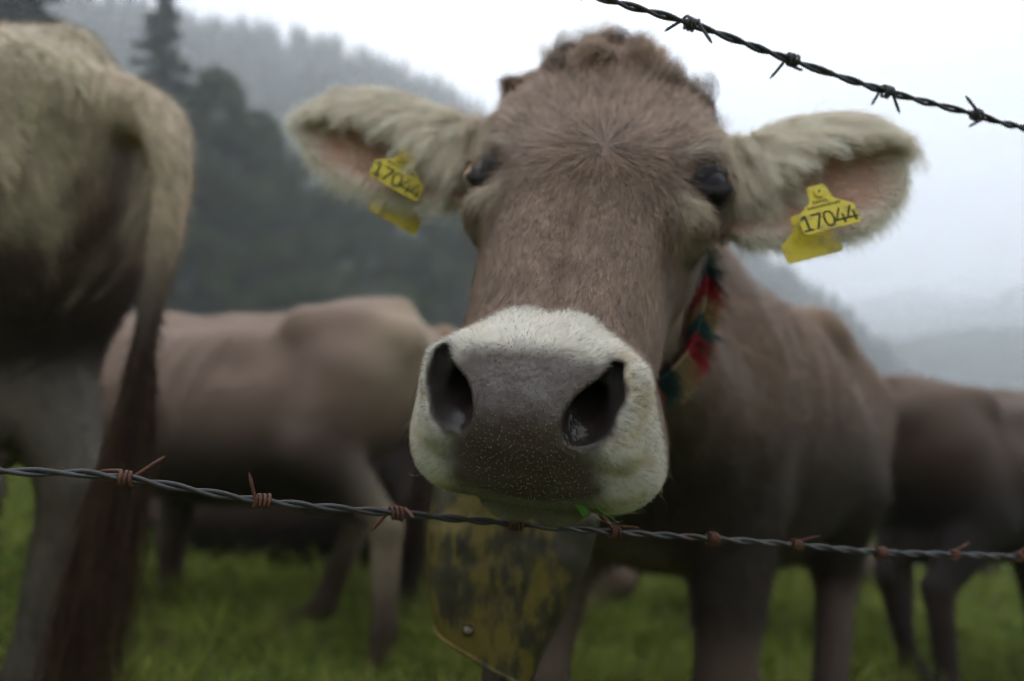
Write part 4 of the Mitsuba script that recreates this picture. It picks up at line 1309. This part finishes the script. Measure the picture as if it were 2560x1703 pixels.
ear_tag("ear_tag", TAG_R, (0.964, 0.06, 0.26), (-0.24, 0.12, 0.96), "ab", [-0.013, -0.016, -0.026], label="fully visible yellow tag reading 17044 in the ear at picture right", category="ear tag")
ear_tag("ear_tag_001", TAG_L, (0.80, 0.42, -0.36), (0.36, 0.10, 0.93), "abc", [0.020, -0.025, -0.028], label="yellow tag half hidden by hair in the ear at picture left", category="ear tag")

# ------------------------------------------------------------------ collar: a fringed woollen band round the neck
COLLAR_SHIFT = 0.0
NC = np.array([0.118, 1.005, 1.015])
NA = unit(np.array([0.97, 0.20, 0.0]))
NB = unit(np.array([0.02, 0.34, 0.94]))
th = np.linspace(0, 2 * np.pi, 141)
rad = np.zeros(len(th))
for k, a in enumerate(th):
    d = NA * math.cos(a) + NB * math.sin(a)
    s = np.linspace(0.02, 0.32, 151)
    val = hero_field((NC + d * s[:, None]).astype(F4))
    out = np.where(val > 0)[0]
    rad[k] = s[out[0]] if len(out) else 0.2
rad = np.minimum(np.maximum(rad, 1 / np.sqrt((np.cos(th) / 0.128) ** 2 + (np.sin(th) / 0.19) ** 2)), 0.22)
rad = np.convolve(np.concatenate([rad[-9:-1], rad, rad[1:9]]), np.ones(9) / 9, "same")[8:-8] + 0.007
ringp = NC + (np.cos(th)[:, None] * NA + np.sin(th)[:, None] * NB) * rad[:, None]
nrm = unit(np.cross(NA, NB))
outw = unit(np.gradient(ringp, axis=0))
outw = np.cross(outw, nrm)
outw *= np.sign((outw * (ringp - NC)).sum(1))[:, None]
sec = np.array([(-0.026, -0.003), (0.026, -0.003), (0.026, 0.003), (-0.026, 0.003)])
cv = (ringp[:, None] + sec[None, :, :1] * nrm + sec[None, :, 1:] * outw[:, None]).reshape(-1, 3)
i, j = np.meshgrid(np.arange(len(th) - 1), np.arange(4), indexing="ij")
q = np.stack([i * 4 + j, i * 4 + (j + 1) % 4, (i + 1) * 4 + (j + 1) % 4, (i + 1) * 4 + j], -1).reshape(-1, 4)
ARC = np.concatenate([[0], np.cumsum(np.linalg.norm(np.diff(ringp, axis=0), axis=1))])
BANDS = [lin(70, 104, 100), lin(190, 162, 126), lin(176, 60, 66), lin(58, 86, 88), lin(190, 162, 126)]


def band_color(a):
    k = np.floor(a / 0.031 + COLLAR_SHIFT).astype(int)
    pat = np.array([0, 1, 2, 3, 1, 2])[k % 6]
    return np.array(BANDS)[pat]


put("cow_collar", (cv, np.vstack([q[:, [0, 1, 2]], q[:, [0, 2, 3]]])), "dull", color=np.repeat(band_color(ARC), 4, 0) * 0.6, smooth=True,
    label="fringed woollen collar striped red, green and tan round the front cow's neck", category="collar")
r = np.random.default_rng(501)
k = r.integers(0, len(th) - 1, 9000)
fr = r.random(9000)
p = ringp[k] * (1 - fr[:, None]) + ringp[k + 1] * fr[:, None] + nrm * r.uniform(-0.026, 0.026, (9000, 1))
o = outw[k]
d = unit(o * 0.75 + nrm * r.normal(-0.1, 0.45, (9000, 1)) + r.normal(0, 0.25, (9000, 3)) + [0, 0, -0.35])
L = r.uniform(0.016, 0.034, 9000)
s = np.linspace(0, 1, 4)
pts = p[:, None] + d[:, None] * (s[None, :, None] * L[:, None, None])
pts[..., 2] -= 0.3 * (s ** 2) * L[:, None]
put_hair("cow_collar__fringe", hair_mesh(pts, np.full(9000, 0.00065), band_color(ARC[k] + fr * (ARC[k + 1] - ARC[k])) * r.uniform(0.6, 1.3, (9000, 1)), sides=3, tip=0.6, normal=o), "dull")

# ------------------------------------------------------------------ bell: beaten sheet metal with worn yellow paint, a rivet, a leather strap, a clapper


scene["rivet_metal"] = two({"type": "roughconductor", "alpha": 0.35, "specular_reflectance": {"type": "rgb", "value": [0.16, 0.13, 0.10]}})


def _bell(p, n, uv):
    a = mikit.fbm(p[0] * 26, p[1] * 26, p[2] * 16, 4)
    b = mikit.fbm(p[0] * 90, p[1] * 90, p[2] * 60, 3)
    base = mikit.mix((0.026, 0.022, 0.015), (0.072, 0.060, 0.034), b)
    c = mikit.fbm(p[0] * 140, p[1] * 140, p[2] * 30, 3)
    paint = mikit.smoothstep(0.40, 0.62, 0.6 * a + 0.4 * c + 0.25 * (b - 0.5) - 1.6 * dr.maximum(p[0] + 0.01, 0))
    return mikit.mix(base, (0.180, 0.130, 0.024), paint * 0.75)


def _bell_bump(p, n, uv):
    return 0.0035 * mikit.fbm(p[0] * 30, p[1] * 30, p[2] * 30, 3)


scene["bell_metal"] = two({"type": "bumpmap", "arbitrary": mikit.proc(_bell_bump, eps=5e-4), "scale": 1.0,
                           "b": {"type": "principled", "base_color": mikit.proc(_bell), "roughness": 0.45, "metallic": 0.35, "specular": 0.4}})
scene["leather"] = two({"type": "principled", "base_color": {"type": "rgb", "value": [0.05, 0.030, 0.018]}, "roughness": 0.6})
BA = np.array([0.016, 0.960, 0.760])                         # middle of the crown
BAX = unit(np.array([-0.22, -0.03, -1.0]))                   # down the bell
BX = unit(np.cross([0, 1.0, 0.1], BAX))
BX = BX if BX[0] > 0 else -BX
BY = np.cross(BAX, BX)
hs = np.array([0.0, 0.012, 0.05, 0.10, 0.165, 0.205, 0.22])
wx = np.array([0.050, 0.085, 0.100, 0.097, 0.080, 0.064, 0.060])
wy = np.array([0.030, 0.046, 0.056, 0.060, 0.056, 0.050, 0.048])
hh = np.linspace(0, 0.22, 46)
an = np.linspace(0, 2 * np.pi, 97)[:-1]
cs, sn = np.cos(an + 0.42), np.sin(an + 0.42)
sup = (np.abs(cs) ** 3.4 + np.abs(sn) ** 3.4) ** (-1 / 3.4)
prof = np.stack([cs * sup, sn * sup], 1)
rows = []
for inner in (0, 1):
    for h in (hh if not inner else hh[::-1]):
        a, b = np.interp(h, hs, wx) - 0.003 * inner, np.interp(h, hs, wy) - 0.003 * inner
        edge = np.clip((h - 0.165) / 0.055, 0, 1) ** 2
        dip = 0.022 * edge * (prof[:, 0] * 0.8 + 0.3)
        rows.append(BA + BAX * (h + dip)[:, None] + BX * (prof[:, :1] * a) + BY * (prof[:, 1:] * b))
v = np.array(rows).reshape(-1, 3)
nr, na = len(rows), len(an)
i, j = np.meshgrid(np.arange(nr - 1), np.arange(na), indexing="ij")
q = np.stack([i * na + j, i * na + (j + 1) % na, (i + 1) * na + (j + 1) % na, (i + 1) * na + j], -1).reshape(-1, 4)
fc = np.vstack([q[:, [0, 1, 2]], q[:, [0, 2, 3]]])
capc = len(v)
v = np.vstack([v, [BA]])
jj = np.arange(na)
fc = np.vstack([fc, np.stack([np.full(na, capc), (jj + 1) % na, jj], 1)])
bell_rim = np.array(rows[len(hh) - 1])
put("cow_bell__rim", tube_mesh(np.vstack([bell_rim, bell_rim[:2]]), 0.0028, 8, False), "bell_metal", smooth=True)
put("cow_bell", (v, fc), "bell_metal", smooth=40, label="big worn bell with flaking yellow paint hanging under the front cow's chin", category="bell")


def bell_point(x, y, h):
    return BA + BAX * h + BX * x + BY * y


ball = trimesh.creation.icosphere(3, 0.0062)
put("cow_bell__rivet", (np.asarray(ball.vertices) + bell_point(-0.024, 0.0555, 0.195), ball.faces), "rivet_metal")
clap = trimesh.creation.icosphere(3, 0.020)
put("cow_bell__clapper", merge((np.asarray(clap.vertices) * [1, 1, 1.25] + bell_point(0.022, 0, 0.245), clap.faces), tube_mesh([bell_point(0.008, 0, 0.03), bell_point(0.022, 0, 0.24)], 0.005, 8)), "leather", smooth=True)
top = [NC + (NA * math.cos(a) + NB * math.sin(a)) * (np.interp(a % (2 * np.pi), th, rad) + 0.004) - nrm * 0.045 for a in np.linspace(0, 2 * np.pi, 40)[:-1]]
low = min(top, key=lambda x: x[2])
put("cow_bell__strap", merge(tube_mesh(np.array(top + top[:1]), 0.008, 8, False), tube_mesh(curve([low, (low + BA) / 2 + [0, 0.012, 0], BA - BAX * -0.004], 10), 0.009, 8)), "leather", smooth=True)

# ------------------------------------------------------------------ grass: blades in her mouth and on the ground
scene["fresh_blade"] = two({"type": "diffuse", "reflectance": {"type": "rgb", "value": [0.045, 0.12, 0.018]}})


def blade(path, widths, side):
    P, w = curve(path, 14), np.interp(np.linspace(0, 1, 14), np.linspace(0, 1, len(widths)), widths)
    sd = unit(np.asarray(side, float))
    n = unit(np.cross(np.gradient(P, axis=0), sd))
    v = np.concatenate([P - sd * w[:, None], P + n * 0.0004 * (w > 0.0008)[:, None], P + sd * w[:, None]])
    k = np.arange(13)
    f = []
    for a, b in ((0, 14), (14, 28)):
        f += [np.stack([k + a, k + a + 1, k + b + 1], 1), np.stack([k + a, k + b + 1, k + b], 1)]
    return v, np.vstack(f)


m0 = from_head(np.array([0.036, -0.316, -0.080]))
put("grass_blade", blade([m0 + [-0.006, 0.004, 0.004], m0 + [0.010, -0.004, -0.006], m0 + [0.033, -0.004, -0.022]], [0.0010, 0.0009, 0.0003], [0.3, 0.1, 0.9]), "fresh_blade", smooth=True,
    label="thin green grass stalk sticking out to the right from the cow's lips", category="grass blade")
put("grass_blade_001", blade([m0 + [-0.008, 0.004, 0.004], m0 + [0.001, -0.006, -0.005], m0 + [0.009, -0.006, -0.016]], [0.0018, 0.0032, 0.0026], [0.85, 0.1, 0.5]), "fresh_blade", smooth=True,
    label="short broad torn grass blade hanging from the cow's lips", category="grass blade")

r = np.random.default_rng(601)


def _sward(p, n, uv):
    a = mikit.fbm(p[0] * 1.6, p[1] * 1.6, 0, 3)
    b = mikit.cell_rand(p[0] * 60, p[1] * 60, 0)
    c = mikit.mix((0.105, 0.138, 0.022), (0.245, 0.275, 0.060), a * 0.6 + b * 0.4)
    return mikit.mix(c, (0.24, 0.20, 0.10), mikit.smoothstep(0.88, 0.95, mikit.cell_rand(p[0] * 45, p[1] * 45, 3)))


scene["sward"] = two({"type": "diffuse", "reflectance": mikit.proc(_sward)})
n = 90000
dist = 0.9 + 13 * r.random(n) ** 1.7
ang = r.uniform(-0.78, 0.78, n)
x, y = dist * np.sin(ang), dist * np.cos(ang)
tuftn = meshkit.fbm(np.stack([x * 2.2, y * 2.2, 0 * x], -1), 3, 12)
root = np.stack([x, y, ground(x, y) - 0.01], -1)
L = (0.06 + 0.20 * sstep(0.35, 0.75, tuftn)) * r.uniform(0.6, 1.4, n)
d = np.stack([r.normal(0, 0.45, n), r.normal(0, 0.45, n), np.ones(n)], -1)
w = r.uniform(0.0016, 0.0034, n)[:, None] * (1 + 0.12 * dist[:, None])
sd = unit(np.cross(d, r.normal(size=(n, 3))))
mid = root + unit(d) * L[:, None] * 0.55
end = root + unit(d * [1.9, 1.9, 1]) * L[:, None]
v = np.stack([root - sd * w, root + sd * w, mid - sd * w * 0.8, mid + sd * w * 0.8, end], 1)
k = np.arange(n)[:, None] * 5
put("grass", (v.reshape(-1, 3), np.vstack([k + [0, 1, 3], k + [0, 3, 2], k + [2, 3, 4]])), "sward", smooth=False, kind="stuff", label="long green pasture grass", category="grass")

# ------------------------------------------------------------------ misty air
scene["haze_air"] = {"type": "homogeneous", "albedo": {"type": "rgb", "value": [0.935, 0.955, 0.98]}, "sigma_t": 0.0023,
                     "phase": {"type": "hg", "g": 0.45}}
scene["clear"] = {"type": "null"}
scene["haze"] = {"type": "cube", "to_world": T().translate([300, 900, 250]).scale([3000, 2200, 420]), "bsdf": {"type": "ref", "id": "clear"},
                 "interior": {"type": "ref", "id": "haze_air"}}
labels["haze"] = {"kind": "stuff", "label": "thin mist filling the valley air"}
scene["camera"]["medium"] = {"type": "ref", "id": "haze_air"}
